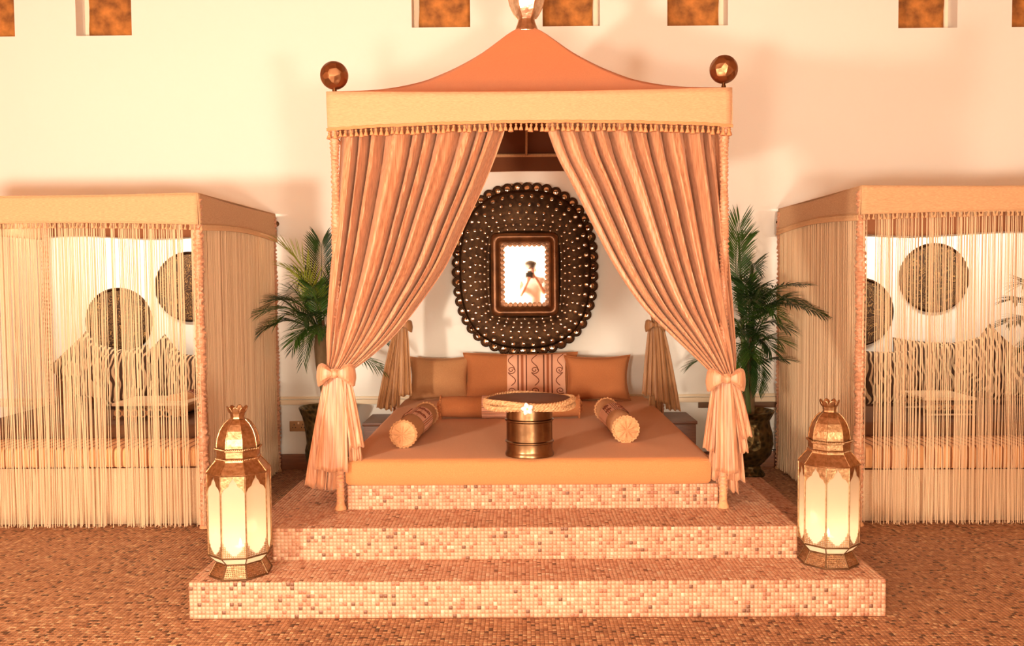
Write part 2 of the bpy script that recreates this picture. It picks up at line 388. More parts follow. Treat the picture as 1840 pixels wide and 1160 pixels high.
# floor
fl = struct(MB().box(RX0, RX1, RY0, WY+.3, -.12, 0).build('floor', X['grout_floor'], smooth=False))
def keepf(O):
    x, y = O[:, 0], O[:, 1]
    inner = ((x > A[0]-PIT) & (x < A[1]) & (y > A[2]-PIT) & (y < YE)) | ((x > C[0]-PIT) & (x < C[1]) & (y > 5))
    wedge = np.abs(x-.02) < .62*y+.75
    bench = ((x < -2.2) | (x > 2.3)) & (y > 5.6)
    return ~inner & wedge & ~bench
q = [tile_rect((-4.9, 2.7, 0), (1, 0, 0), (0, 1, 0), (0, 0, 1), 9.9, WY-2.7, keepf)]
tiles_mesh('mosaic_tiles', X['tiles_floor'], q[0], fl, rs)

# dado rail, skirting ----------------------------------------------
def run(x0, x1, name, material, z0, z1, d, bev=.004):
    return struct(MB().box(x0, x1, WY-d, WY, z0, z1, bev).build(name, material))
i = 0
for x0, x1 in ((RX0, C[0]), (C[1], RX1)):
    run(x0, x1, 'baseboard_left' if x1 < 0 else 'baseboard_right', X['skirt'], .001, .125, .022)
ZD = P(530, 722, WY).z
run(RX0, RX1, 'trim_1', X['dado'], ZD-.02, ZD+.02, .028, .008)
run(RX0, RX1, 'trim_2', X['dado'], ZD+.024, ZD+.045, .016, .005)
run(A[1]-.2, RX1, 'trim_3', X['rail_dark'], ZD-.068, ZD-.022, .012)

# small wall things
def socket():
    c = P(537, 765, WY); t = thing('wall_socket', (c.x, WY, c.z-.04), 'brass coloured power socket on the wall beside the left pot', 'socket')
    MB().box(c.x-.073, c.x+.073, WY-.012, WY-.0005, c.z-.042, c.z+.042, .004).build('face_plate', X['socket'], t)
    for sx in (-.035, .035):
        for dx, dz, h in ((0, .014, .007), (-.011, -.01, .005), (.011, -.01, .005)):
            MB().box(c.x+sx+dx-.003, c.x+sx+dx+.003, WY-.0135, WY-.011, c.z+dz-h, c.z+dz+h).build('pin_hole', X['black'], t, smooth=False)
    MB().box(c.x-.006, c.x+.006, WY-.018, WY-.011, c.z+.018, c.z+.034, .002).build('switch', X['cream'], t)
socket()
for px, py, lab in ((497, 402, 'small brass hook on wall beside the left pavilion roof'), (1399, 400, 'small brass hook on wall beside the right pavilion roof')):
    c = P(px, py, WY); t = thing('wall_hook', (c.x, WY, c.z), lab, 'hook', 'wall hooks')
    q = MB().lathe([(.014, 0), (.014, .004), (.006, .008), (.006, .03), (.011, .036), (.008, .046), (1e-4, .048)], 12)
    q.xform(Matrix.Rotation(PI/2, 4, 'X')); q.xform(Matrix.Translation((c.x, WY-.001, c.z))); q.build('knob', X['bronze'], t)
    q = MB().lathe([(.022, 0), (.022, .002)], 14); q.xform(Matrix.Rotation(PI/2, 4, 'X')); q.xform(Matrix.Translation((c.x, WY-.0005, c.z))); q.build('rosette', X['bronze'], t)

# ------------------------------------------------------------------ the canopy
V1, V2, VY, VT, VB = -.963, 1.054, 4.553, 2.465, 2.280
XC = (V1+V2)/2; HW = (V2-V1)/2; VYB = VY+2*HW; YC = VY+HW
can = thing('canopy_tent', (XC, YC, B[3]), 'tall square orange fabric canopy with pointed roof over the bed', 'canopy')
# roof profile measured along the front hip
pro = [(0, VT)]
for px, py in ((690, 161), (760, 148), (800, 133), (830, 119), (870, 96), (900, 74), (922, 58)):
    lo, hi = 0, 1
    for _ in range(40):
        t = (lo+hi)/2; x, y = V1+HW*t, VY+HW*t
        zz = P(px, py, y)
        if zz.x > x: lo = t
        else: hi = t
    pro.append((t, zz.z))
pro.append((1.0, pro[-1][1]+.06))
def roof_side(k):
    def fn(u, v):
        t = v; r = HW*(1-t)+.012; sx = (u*2-1)*r; ry = r-.028*math.sin(PI*u)*math.sin(PI*min(1, v*1.1))*(1-v)
        a = (sx, -ry)
        for _ in range(k): a = (-a[1], a[0])
        return (XC+a[0], YC+a[1], smooth_interp(pro, t)-.01*math.sin(PI*u)*(1-t))
    return fn
mb = MB()
for k in range(4): mb.grid(roof_side(k), 24, 28)
solid(mb.build('roof', X['roof'], can, angle=30), .003)
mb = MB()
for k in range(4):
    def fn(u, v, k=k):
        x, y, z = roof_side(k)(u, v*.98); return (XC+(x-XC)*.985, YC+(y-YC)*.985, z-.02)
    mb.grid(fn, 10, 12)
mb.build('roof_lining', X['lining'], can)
# valance
def vz(u): return VB-.012+.035*math.sin(PI*u)**.7
def val_side(k, rr=HW+.012):
    def fn(u, v):
        r = rr; bow = .012*math.sin(PI*u)*v
        a = ((u*2-1)*r, -(r-bow+.004*math.sin(u*40+v*3)*v))
        for _ in range(k): a = (-a[1], a[0])
        z = VT+(vz(u)-VT)*v - (.012*math.sin(PI*u)*(1-v))
        return (XC+a[0], YC+a[1], z)
    return fn
mb = MB()
for k in range(4): mb.grid(val_side(k), 60, 6)
solid(mb.build('valance', X['valance'], can, angle=50), .004)
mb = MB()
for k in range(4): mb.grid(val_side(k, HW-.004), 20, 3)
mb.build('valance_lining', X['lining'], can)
for k in (0, 1, 3):
    f = val_side(k, HW+.016)
    q = MB()
    for dv, ph in ((.96, 0), (1.0, 0)):
        q.tube([Vector(f(i/120, dv))+Vector((0, 0, .0015*math.sin(i*1.7+ph))) for i in range(121)], .0045, 6)
    q.build('braid', X['tassel'], can)
# tassels
tm = MB().lathe([(1e-4, 0), (.0022, -.001), (.0022, -.008), (.006, -.010), (.0065, -.015), (.0035, -.019), (.0075, -.026), (.0125, -.042), (.011, -.043), (1e-4, -.042)], 7)
tme = tm.mesh('tassel', X['tassel'])
for k in (0, 1, 3):
    f = val_side(k, HW+.014); nt_ = 78
    if k != 0: nt_ = 36
    for i in range(nt_):
        p = Vector(f((i+.5)/nt_, 1.0))
        o = link('tassel', tme, can, p-wloc(can)+Vector((0, 0, .001)), (rnd.uniform(-.12, .12), rnd.uniform(-.12, .12), rnd.random()*6))
        s_ = rnd.uniform(.9, 1.15); o.scale = (s_, s_, s_)
# frame rails and roof ribs
ZR = VT-.05
pc = [(V1+.02, VY+.03), (V2-.02, VY+.03), (V2-.02, VYB-.03), (V1+.02, VYB-.03)]
for i in range(4):
    a, c = pc[i], pc[(i+1) % 4]
    MB().tube([(a[0], a[1], ZR), (c[0], c[1], ZR)], .012, 8).build('frame_rail', X['peach'], can)
zA = pro[-1][1]-.1
for a in ((XC, VYB-.03), (XC, VY+.03), (V1+.02, YC), (V2-.02, YC)):
    pts = []
    for i in range(15):
        t = i/14; pts.append((a[0]+(XC-a[0])*t, a[1]+(YC-a[1])*t, max(ZR, smooth_interp(pro, t*.93)-.05)))
    MB().tube(pts, .009, 6).build('roof_rib', X['peach'], can)
# posts, wrapped in gathered satin
def ruched(x, y, z0, z1, r, seed, amp=.006, pitch=.022, lean=(0, 0)):
    R_ = random.Random(seed); ph = R_.random()*9
    n, k = 14, int((z1-z0)/.0065)
    def fn(u, v):
        a = u*2*PI; z = z0+(z1-z0)*v
        q = math.sin(z*2*PI/pitch+1.6*math.sin(a+ph)+1.3*math.sin(z*23+ph)+1.1*math.sin(3*a+z*40))
        rr = r+amp*q*(.6+.4*math.sin(z*31+a*2+ph))+.003*math.sin(z*11+ph)
        return (x+lean[0]*v+rr*math.cos(a), y+lean[1]*v+rr*math.sin(a), z)
    return MB().grid(fn, n, k, cu=True)
PX = {}
for i, (x, y, zb) in enumerate(((V1+.016, VY+.02, B[3]), (V2-.016, VY+.02, B[3]), (V2-.03, VYB-.02, 0), (V1+.03, VYB-.02, 0))):
    p = ruched(x, y, zb+.035, VT-.03, .021, i).build('post', X['post'], can)
    MB().lathe([(.03, 0), (.03, .012), (.024, .02), (.02, .04), (.0195, .3)], 16, (x, y, zb+.002)).build('post_foot', X['peach'], p)
for i, (x, y) in enumerate(((V1+.02, VY+.02), (V2-.02, VY+.02), (V2-.03, VYB-.02), (V1+.03, VYB-.02))):
    zc = 2.552 if x < 0 else 2.562
    s_ = MB().lathe([(.012, VT-.05), (.012, VT+.012), (.009, VT+.02), (.009, zc-.05), (.016, zc-.062)], 12, (x, y, 0)).build('finial_stem', X['bronze'], can)
    MB().sphere((x, y, zc), .071, 40).build('ball_finial', X['ball'], s_)
# silver finial on the peak
za = pro[-1][1]-.03
za = P(938, 61, YC).z
prof = [(.072, 0), (.075, .01), (.067, .035), (.057, .06), (.051, .082), (.055, .090), (.068, .108), (.086, .14), (.099, .175), (.108, .215), (.112, .27), (.10, .33), (.06, .36), (.04, .375), (.03, .39), (.034, .40), (.02, .43), (.012, .50), (1e-4, .56)]
fi = MB().lathe(prof, 12, (XC, YC, za), wob=lambda a, z: 1+.05*math.cos(6*a)*(z > .1)).build('peak_finial', X['silver'], can, angle=20)
q = MB()
for j in range(6):
    a = j*PI/3
    q.tube([(XC+1.03*r*math.cos(a), YC+1.03*r*math.sin(a), za+z) for r, z in prof[5:14]], .004, 6)
q.build('finial_rib', X['silver'], fi)

# ------------------------------------------------------------------ curtains
def fold(u, n, ph, R_):
    a = PI*n*u+ph+.55*math.sin(7.3*u*n/4+R_[1])+.35*math.sin(17.1*u+R_[3])+R_[0]*.5*math.sin(4.1*u+R_[2]*3)
    return 1-2*abs(math.sin(a))**.62+.22*math.sin(3.1*a+R_[1])*math.sin(2.1*a)
def curtain(label, outer, inner, Y, nf, depth, mtl, tie, panels, seed, bow_scale=1.12, ztop=None, shift=.105, name='tied_curtain', group='tied curtains of the canopy'):
    R_ = random.Random(seed); rr = [.9*R_.random()+.6, R_.random()*6, .5+.5*R_.random(), R_.random()*6]
    Yp = Y-shift*.6
    o_ = [(P(px, py, Yp).z, P(px, py, Yp).x) for px, py in outer]; i_ = [(P(px, py, Yp).z, P(px, py, Yp).x) for px, py in inner]
    tz = P(tie[0], tie[1], Y-shift).z; tx = P(tie[0], tie[1], Y-shift).x
    ztop = ztop or ZR-.012
    o_.sort(); i_.sort(); z0 = tz
    o_[0] = (z0, tx+(o_[0][1]-tx)*1.0); i_[0] = (z0, i_[0][1])
    root = thing(name, (tx, Y, panels[0][-3] if False else tz), label, 'curtain', group)
    def fn(u, v):
        z = ztop+(z0-ztop)*v
        xo, xi = smooth_interp(o_, z), smooth_interp(i_, z)
        wd = abs(xi-xo); e = min(1, (1-v)*3.2)
        uu = u+.02*math.sin(6*u+2*v+rr[1])*math.sin(PI*u)*2
        am = depth*(.62+.55*math.sin(PI*min(1, v*1.15)))*(.45+.55*e)
        am = min(am, 1.25*wd/nf+.008)
        fo = fold(uu, nf, rr[1], rr)
        # lateral shift so that the folds overhang
        lat = .10*wd/nf*math.sin(2*PI*nf*uu+rr[1])
        yy = Y-shift*v**1.3
        sag = -.03*math.sin(PI*u)*(1-e)
        return (xo+(xi-xo)*uu+lat*math.sin(PI*min(1, u*8))*(1 if xi > xo else -1), yy+am*fo*(.25+.75*min(1, min(u, 1-u)*12))+sag, z)
    q = MB().grid(fn, nf*18, 48); solid(q.build('drape', mtl, root, angle=80), .002, 0)
    Y -= shift; tx = P(tie[0], tie[1], Y).x; tz = P(tie[0], tie[1], Y).z
    # gathered skirts below the tie: (x_top0, x_top1, x_bot0, x_bot1, px y of hem left, right, y offset, folds)
    for (a0, a1, b0, b1, h0, h1, yo, n, am) in panels:
        ph = R_.random()*6
        A0, A1 = P(a0, tie[1], Y).x, P(a1, tie[1], Y).x; B0, B1 = P(b0, h0, Y).x, P(b1, h1, Y).x
        Z0, Z1 = P(b0, h0, Y).z, P(b1, h1, Y).z
        def fs(u, v):
            x = (A0+(A1-A0)*u)*(1-v**.8)+(B0+(B1-B0)*u)*v**.8
            zh = Z0+(Z1-Z0)*u; z = tz+.01+(zh-tz-.01)*v
            return (x, Y+yo*(.35+.65*v)+am*(.3+.7*v)*fold(u, n, ph, rr)-.012*math.sin(PI*u)*0, z+.006*math.sin(u*n*6)*v)
        solid(MB().grid(fs, max(24, int(n*16)), 22).build('gathered_skirt', mtl, root, angle=80), .002, 0)
    # tie band and bow
    s_ = bow_scale
    bw = .045*s_
    q = MB()
    for dz in (-.012, 0, .012):
        q.tube([(tx+bw*math.cos(a)*(1-.1*abs(dz)/.012), Y-.01+bw*.95*math.sin(a), tz+dz*s_+.004*math.sin(3*a)) for a in [2*PI*i/28 for i in range(28)]], .009*s_, 8, closed=True)
    q.build('tie_band', mtl, root)
    yb = Y-.012-bw*.95
    for sd in (-1, 1):
        def fb(u, v, sd=sd):
            a = u*2*PI; s = v
            hgt = (.012+.038*math.sin(min(1, s*1.25)*PI/2)**1.4)*s_*(1 if s < .85 else math.sqrt(max(0, 1-((s-.85)/.15)**2))*.85+.15)
            th = (.010+.018*math.sin(PI*min(1, s*.95)))*s_*(1 if s < .85 else math.sqrt(max(0, 1-((s-.85)/.15)**2))*.9+.1)
            wr = 1+.10*math.sin(5*a+2)*(1-s*.4)
            x = tx+sd*(.008+.083*s)*s_
            z = tz+hgt*math.sin(a)*wr-.018*s*s_+.01*math.sin(s*3)*s_
            y = yb+th*math.cos(a)*wr+.035*s*s
            return (x, y, z)
        q = MB().grid(fb, 20, 14, cu=True); q.build('bow_loop', mtl, root)
    q = MB().sphere((tx, yb-.004, tz), .019*s_, 14, (1, .8, 1.15)); q.build('bow_knot', mtl, root)
    return root
YF = VY-.035
curtain('front left apricot silk curtain tied back to the left front post', [(608, 232), (606, 300), (600, 400), (592, 500), (588, 600), (590, 640), (590, 665)],
        [(907, 232), (890, 280), (870, 330), (838, 400), (800, 480), (752, 550), (712, 600), (668, 640), (630, 665)], YF+.135, 10, .085, X['silk'], (606, 669),
        [(588, 604, 545, 584, 874, 880, .03, 2, .012), (596, 622, 562, 612, 880, 884, .045, 3, .016), (594, 622, 566, 627, 843, 848, -.012, 1.6, .010), (612, 628, 627, 650, 832, 826, .02, 2, .010), (608, 626, 630, 656, 806, 800, -.01, 2, .012)], 3)
curtain('front right apricot silk curtain tied back to the right front post', [(1296, 232), (1300, 300), (1306, 400), (1313, 500), (1319, 600), (1320, 640), (1318, 672)],
        [(984, 232), (1002, 280), (1028, 330), (1063, 400), (1105, 480), (1153, 550), (1203, 600), (1245, 640), (1283, 670)], YF+.135, 10, .085, X['silk'], (1302, 678),
        [(1284, 1300, 1264, 1290, 806, 816, .02, 2, .012), (1290, 1318, 1272, 1341, 862, 866, .03, 4, .014), (1292, 1316, 1290, 1332, 876, 890, .045, 4, .012), (1290, 1314, 1283, 1327, 846, 850, -.012, 1.4, .008), (1306, 1320, 1330, 1346, 815, 812, .01, 2, .008), (1308, 1322, 1334, 1352, 790, 782, -.004, 2, .008)], 8)
YR = VYB-.0
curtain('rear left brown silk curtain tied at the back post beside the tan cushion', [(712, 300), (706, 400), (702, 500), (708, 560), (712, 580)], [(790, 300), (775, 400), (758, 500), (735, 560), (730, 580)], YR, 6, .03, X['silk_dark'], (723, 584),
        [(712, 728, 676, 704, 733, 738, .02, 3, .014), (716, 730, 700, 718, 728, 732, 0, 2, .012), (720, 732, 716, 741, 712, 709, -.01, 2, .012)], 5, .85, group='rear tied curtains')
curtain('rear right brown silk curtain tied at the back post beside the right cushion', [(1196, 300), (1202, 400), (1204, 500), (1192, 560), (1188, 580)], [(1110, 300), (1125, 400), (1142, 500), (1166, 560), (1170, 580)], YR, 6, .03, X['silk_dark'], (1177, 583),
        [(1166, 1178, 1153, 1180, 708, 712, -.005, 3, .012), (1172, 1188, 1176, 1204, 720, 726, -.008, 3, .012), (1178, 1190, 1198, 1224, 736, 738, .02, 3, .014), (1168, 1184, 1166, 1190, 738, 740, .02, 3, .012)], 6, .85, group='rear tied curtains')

# ------------------------------------------------------------------ the bed
MZ0, MZ1 = C[3]+.002, .585
def sq(x, p): return math.copysign(abs(x)**p, x)
def soft_box(x0, x1, y0, y1, z0, z1, r, nu=40, puff=.0, wr=0):
    q = MB()
    import bmesh
    bm = bmesh.new(); bmesh.ops.create_grid(bm, x_segments=nu, y_segments=nu, size=.5)
    # top sheet with rounded edge rolled down to the bottom
    cx, cy = (x0+x1)/2, (y0+y1)/2; hx, hy = (x1-x0)/2, (y1-y0)/2
    bm.free()
    L = [(0, 0)]
    prof = []
    k = 7
    for i in range(k+1):
        a = PI/2*i/k; prof.append((r*(1-math.sin(a)), z1-r*(1-math.cos(a))))   # inset, z  (from top)
    prof.append((-.003, (z0+z1)/2)); prof.append((0, z0+.014)); prof.append((.012, z0)); 
    n = 4*nu
    def peri(u, ins):
        ax, ay = hx-ins, hy-ins; rc = max(.004, .05-ins*.5); t = u*4; s = int(t) % 4; f = t-int(t)
        f = 2*f-1
        p = [(f*ax, -ay), (ax, f*ay), (-f*ax, ay), (-ax, -f*ay)][s]
        # round corners
        px_, py_ = p; dx, dy = ax-abs(px_), ay-abs(py_)
        if dx < rc and dy < rc:
            c = (ax-rc, ay-rc); v = Vector((rc-dx, rc-dy)); m_ = max(v.x, v.y); v = v.normalized()*m_ if v.length > 0 else v
            px_, py_ = math.copysign(c[0]+v.x, px_), math.copysign(c[1]+v.y, py_)
        return px_, py_
    rings = []
    for s in [0.02, .15, .3, .45, .6, .72, .82, .9, .96]: rings.append(('top', s))
    vs = []; 
    for kind, s in rings:
        for j in range(n):
            px_, py_ = peri(j/n, r); x, y = cx+px_*s, cy+py_*s
            z = z1+puff*(1-s**2)+wr*math.sin(x*9+1.3*math.sin(y*5))*math.sin(y*7+x*2)*(1-s**6)
            vs.append((x, y, z))
    for ins, z in prof:
        for j in range(n):
            px_, py_ = peri(j/n, ins); vs.append((cx+px_, cy+py_, z+wr*.4*math.sin(px_*11)*0))
    H = len(rings)+len(prof); fs = []
    for h in range(H-1):
        for j in range(n): fs.append((h*n+j, (h+1)*n+j, (h+1)*n+(j+1) % n, h*n+(j+1) % n))
    fs.append(tuple(range(n))); fs.append(tuple(reversed([(H-1)*n+j for j in range(n)])))
    return q.add(vs, fs)
bed = thing('mattress', (XC, 5.8, MZ0), 'large orange square mattress on the mosaic plinth', 'mattress')
soft_box(-.930, .985, C[2]-.022, WY-.06, MZ0, MZ1, .035, 24, .006, .0035).build('mattress_body', X['mattress'], bed)
q = MB(); q.tube([(-.90+1.855*i/60, C[2]-.016+.002*math.sin(i), MZ1-.016+.003*math.sin(i*.3)) for i in range(61)], .0025, 6); q.build('piping', X['mattress'], bed)
for x0, x1, lab in ((-1.19, -.935, 'dark wooden block at the rear left of the bed'), (1.03, 1.30, 'dark wooden block at the rear right of the bed')):
    t = thing('bedside_block', ((x0+x1)/2, 6.85, 0), lab, 'side block', 'dark bedside blocks')
    z0 = B[3]+.003
    MB().box(x0, x1, 6.62, WY-.035, .003, z0+.10, .004).build('block_body', X['wood'], t)
    MB().box(x0-.008, x1+.008, 6.61, WY-.032, z0+.101, z0+.125, .004).build('block_top', X['wood'], t)

# cushions
def pillow_mb(w, h, t, n=26, cx=.10, wr=.004, seed=0, sx=1):
    R_ = random.Random(seed); p1, p2 = R_.random()*6, R_.random()*6
    q = MB()
    def prof(u, v):
        a, b_ = 2*u-1, 2*v-1
        e = max(0, (1-abs(a)**2.6))*max(0, (1-abs(b_)**2.6)); return e**.42
    def side(s):
        def fn(u, v):
            a, b_ = 2*u-1, 2*v-1
            x = a*w/2*(1-cx*(1-abs(b_)**2)*.55*abs(a)**3+0); z = b_*h/2*(1-cx*(1-abs(a)**2)*.55*abs(b_)**3)
            return (x, s*(t/2*prof(u, v)+wr*math.sin(a*7+p1+b_*3)*math.sin(b_*6+p2)*prof(u, v)), z)
        return fn
    q.grid(side(-1), n, n); q.grid(side(1), n, n)
    return q, side(-1)
def spiral(c, r, a0, turns, sgn=1, n=26):
    return [(c[0]+r*(1-i/n*.85)*math.cos(a0+sgn*turns*2*PI*i/n), c[1]+r*(1-i/n*.85)*math.sin(a0+sgn*turns*2*PI*i/n)) for i in range(n+1)]
def merge_mesh(q): return q
def cushion(px0, px1, py0, py1, Y, t, mtl, label, lean=.12, twist=0, seed=1, name='cushion', group='cushions along the head of the bed', cx=.24):
    a, b_ = P(px0, py1, Y), P(px1, py0, Y); wd, hg = abs(b_.x-a.x), abs(b_.z-a.z)
    base = (min(a.x, b_.x)+wd/2, Y, min(a.z, b_.z))
    root = thing(name, base, label, 'cushion', group, (-lean, twist, 0))
    q, f = pillow_mb(wd*1.03, hg*1.04, t, seed=seed, cx=cx)
    q.xform(Matrix.Translation((0, 0, hg/2)))
    q.build('cushion_cover', mtl, root, local=True)
    # edge piping
    e = MB(); n = 24; pts = []
    pe = [(i/n, 0) for i in range(n)]+[(1, i/n) for i in range(n)]+[(1-i/n, 1) for i in range(n)]+[(0, 1-i/n) for i in range(n)]
    e.tube([Vector(f(u, v))+Vector((0, 0, hg/2)) for u, v in pe], .0045, 6, closed=True); e.build('piping', mtl, root, local=True)
    return root, f, wd, hg
cushion(735, 845, 641, 720, 6.88, .19, X['tan'], 'tan rectangular cushion at the left end of the bed head', seed=2)
cushion(1016, 1132, 639, 720, 6.74, .19, X['orange'], 'plain orange rectangular cushion at the right end of the bed head', seed=4)
root, f, wd, hg = cushion(835, 1036, 634, 716, 6.86, .18, X['orange'], 'large orange cushion with pale embroidered centre panel below the mirror', seed=3, cx=.16)
# embroidered panel follows the cover
u0, u1 = .385, .90
q = MB(); att = []
def fe(u, v):
    p = Vector(f(u0+(u1-u0)*u, .02+.96*v)); att.append(u); return p+Vector((0, -.003, hg/2))
q.grid(fe, 24, 24); q.a = att; pan = q.build('embroidered_panel', X['emb'], root, local=True)
def lay(pts, r=.0032):
    MB().tube([Vector(f(u0+(u1-u0)*max(.01, min(.99, a)), max(.03, min(.97, b2))))+Vector((0, -.005, hg/2)) for a, b2 in pts], r, 5).build('scroll_embroidery', X['thread'], pan, local=True)
for cx_, sg in ((.07, 1), (.46, 1), (.90, -1)):
    for cz, d in ((.62, 1), (.18, -1)):
        s = spiral((cx_, cz), .075, -PI/2 if sg > 0 else -PI/2, 1.4, sg)
        lay([(cx_+sg*.07*math.sin(k/10*PI*1.3)+0*k, cz-.33+.275*k/10) for k in range(11)]+s)
    lay([(cx_+.05*math.sin(k/14*PI*2+1), .62+.36*k/14) for k in range(15)])

def bolster(p0, p1, r, mtl, label, band=(.35, .75), seed=0, group='bolsters on the mattress', capm=None):
    p0, p1 = Vector(p0), Vector(p1); d = p1-p0; L = d.length
    root = thing('bolster', p0-Vector((0, 0, r)), label, 'bolster', group)
    rotm = d.to_track_quat('X', 'Z').to_matrix().to_4x4()
    TM = Matrix.Translation((0, 0, r)) @ rotm
    R_ = random.Random(seed)
    def body(x0, x1, rr, n=36, k=20, at=None):
        def fn(u, v):
            a = u*2*PI; x = x0+(x1-x0)*v
            s = rr*(1+.02*math.sin(3*a+x*12+seed)+.012*math.sin(x*40+2*a))*(1-.10*abs(2*x/L-1)**6)
            if at is not None: at.append(((u*3) % 1.0))
            return (x, s*math.cos(a), s*math.sin(a)*(.94 if math.sin(a) < 0 else 1))
        return MB().grid(fn, n, k, cu=True)
    b0, b1 = band[0]*L, band[1]*L
    q = body(0, L, r)
    body_o = q.xform(TM).build('bolster_cover', mtl, root, local=True)
    at = []; q = body(b0, b1, r+.003, at=at); q.a = at; bo = q.xform(TM).build('embroidered_band', X['emb_b'], root, local=True)
    if True:
        for a0 in (PI/2+.75, PI/2-.75, -PI/2+2.8*0+.3+PI):
            for xx in (b0+(b1-b0)*.3, b0+(b1-b0)*.75):
                pts = [(xx+c1, (r+.006)*math.cos(a0+c2/r), (r+.006)*math.sin(a0+c2/r)) for c1, c2 in spiral((0, 0), .026, 0, 1.4)]
                MB().tube(pts, .0028, 5).xform(TM).build('scroll_embroidery', X['thread'], bo, local=True)
    # frayed trims + gathered ends
    for x, s in ((0, -1), (L, 1)):
        e = MB(); nn = 60
        e.tube([(x+.002*math.sin(i*2.4), (r*.9+.005+.004*math.sin(i*3.9+seed))*math.cos(2*PI*i/nn), (r*.9+.005+.004*math.sin(i*3.9+seed))*math.sin(2*PI*i/nn)) for i in range(nn)], .0065, 6, closed=True)
        e.xform(TM).build('frayed_trim', mtl, root, local=True)
        def fc(u, v, x=x, s=s):
            a = u*2*PI; rr = r*.9*(1-v)+1e-4
            return (x+s*(.022*math.sin(v*PI/2)+.006*math.sin(9*a+seed)*math.sin(PI*v)-.012*max(0, v-.85)/.15), rr*math.cos(a), rr*math.sin(a))
        MB().grid(fc, 54, 10, cu=True).xform(TM).build('bolster_end', capm or mtl, root, local=True)
    return root
MT = MZ1+.006
def onm(px, py): return G(px, py, MT)
rb = .075
a = G(726, 808, MT+.0); b_ = G(748, 736, MT)
bolster((a.x-.012, a.y+.07, MT+rb), (a.x+.035, a.y+.80, MT+rb), rb, X['tan'], 'left bolster lying front to back with a striped embroidered band', (.3, .72), 1, capm=X['peach'])
a = G(1128, 800, MT)
bolster((a.x, a.y+.09, MT+rb), (a.x-.035, a.y+.86, MT+rb), rb, X['peach'], 'right bolster lying front to back with a crumpled near end', (.32, .68), 2, capm=X['peach'])
yb_ = G(900, 753, MT).y+.06
xa, xb = P(792, 740, yb_).x, P(1040, 740, yb_).x
bolster((xa, yb_, MT+.074), (xb, yb_-.0, MT+.074), .074, X['orange'], 'orange bolster lying across the bed behind the drum table', (.30, .62), 3)

# ------------------------------------------------------------------ drum table
g = G(952, 824, MT); DR = .121; DX, DY = g.x, g.y+DR+.0
tab = thing('drum_table', (DX, DY, MT), 'round low bronze drum table standing on the orange mattress', 'table')
H = .255
prof = [(DR+.006, 0), (DR+.007, .01), (DR+.002, .02)]+[(DR, .03), (DR, .066), (DR+.006, .071), (DR+.006, .077), (DR, .082), (DR-.001, .13), (DR-.001, .178), (DR+.006, .184), (DR+.006, .19), (DR, .195), (DR-.001, H-.01), (DR+.004, H-.004), (DR+.004, H)]
MB().lathe(prof, 72, (DX, DY, MT)).build('drum_body', X['bronze'], tab, angle=35)
TR = P(1027, 725, DY).x-DX-.0; TR = .228
tt = MB().lathe([(TR-.02, H+.001), (TR-.006, H+.006), (TR-.004, H+.03), (TR-.012, H+.042), (TR-.03, H+.046), (TR*.5, H+.047), (1e-4, H+.047)], 64, (DX, DY, MT)).build('table_top', X['wood'], tab)
for lay_ in range(2):
    q = MB()
    for s in range(3):
        n = 300; ph = s*2*PI/3
        q.tube([(DX+(TR+.002+.007*math.cos(26*2*PI*i/n*1.0+ph))*math.cos(2*PI*i/n), DY+(TR+.002+.007*math.cos(26*2*PI*i/n+ph))*math.sin(2*PI*i/n),
                 MT+H+.012+.022*lay_+.008*math.sin(26*2*PI*i/n+ph)+.006*math.sin(3*2*PI*i/n+lay_*2)) for i in range(n)], .008, 6, closed=True)
    q.build('rope_trim', X['rope'], tt)
fc_ = (DX-.012, DY-TR-.016, MT+H+.02)
flw = thing('frangipani_flower', fc_, 'white five petalled frangipani flower on the drum table rim', 'flower')
for k in range(5):
    a0 = PI/2+.25+k*2*PI/5
    def fp(u, v):
        s = v; wdt = .013*math.sin(PI*min(1, s*.93+.06))**.7*(1 if s > .2 else .5+s*2.5); t = (u*2-1)
        x, z = s*.032, wdt*t
        return (fc_[0]+x*math.cos(a0)-z*math.sin(a0), fc_[1]-.006-.006*math.sin(PI*s)+.004*t*t+.004*t, fc_[2]+x*math.sin(a0)+z*math.cos(a0))
    solid(MB().grid(fp, 6, 10).build('petal', X['flower'], flw), .0012)
MB().sphere((fc_[0], fc_[1]-.009, fc_[2]), .0055, 12).build('flower_heart', X['flower_c'], flw)

# ------------------------------------------------------------------ the mirror
MYp = WY-.06
mc = P(943.5, 484, MYp); MW = (P(1072, 484, MYp).x-P(815, 484, MYp).x)/2; MH = (P(944, 330, MYp).z-P(944, 639, MYp).z)/2
mir = thing('wall_mirror', (mc.x, WY-.03, mc.z-MH), 'large dark oval mirror with scalloped rim and rings of small round mirrors', 'mirror')
def oval(a, k, ex=2.5):
    c, s = math.cos(a), math.sin(a); r = (abs(c)**ex+abs(s)**ex)**(-1/ex)
    return r*c*MW*k, r*s*MH*k
def perim(fn, n, off=0):
    pts = [fn(2*PI*i/720) for i in range(721)]; L = [0]
    for i in range(720): L.append(L[-1]+math.dist(pts[i], pts[i+1]))
    out = []
    for j in range(n):
        t = ((j+off)/n % 1)*L[-1]; i = min(719, max(0, int(np.searchsorted(L, t))-1)); f = (t-L[i])/max(1e-9, L[i+1]-L[i])
        out.append((pts[i][0]+(pts[i+1][0]-pts[i][0])*f, pts[i][1]+(pts[i+1][1]-pts[i][1])*f))
    return out, L[-1]
ic = P(943, 493, MYp); IW = (P(1002, 493, MYp).x-P(885, 493, MYp).x)/2; IH = (P(943, 421, MYp).z-P(943, 566, MYp).z)/2
ox, oz = ic.x-mc.x, ic.z-mc.z
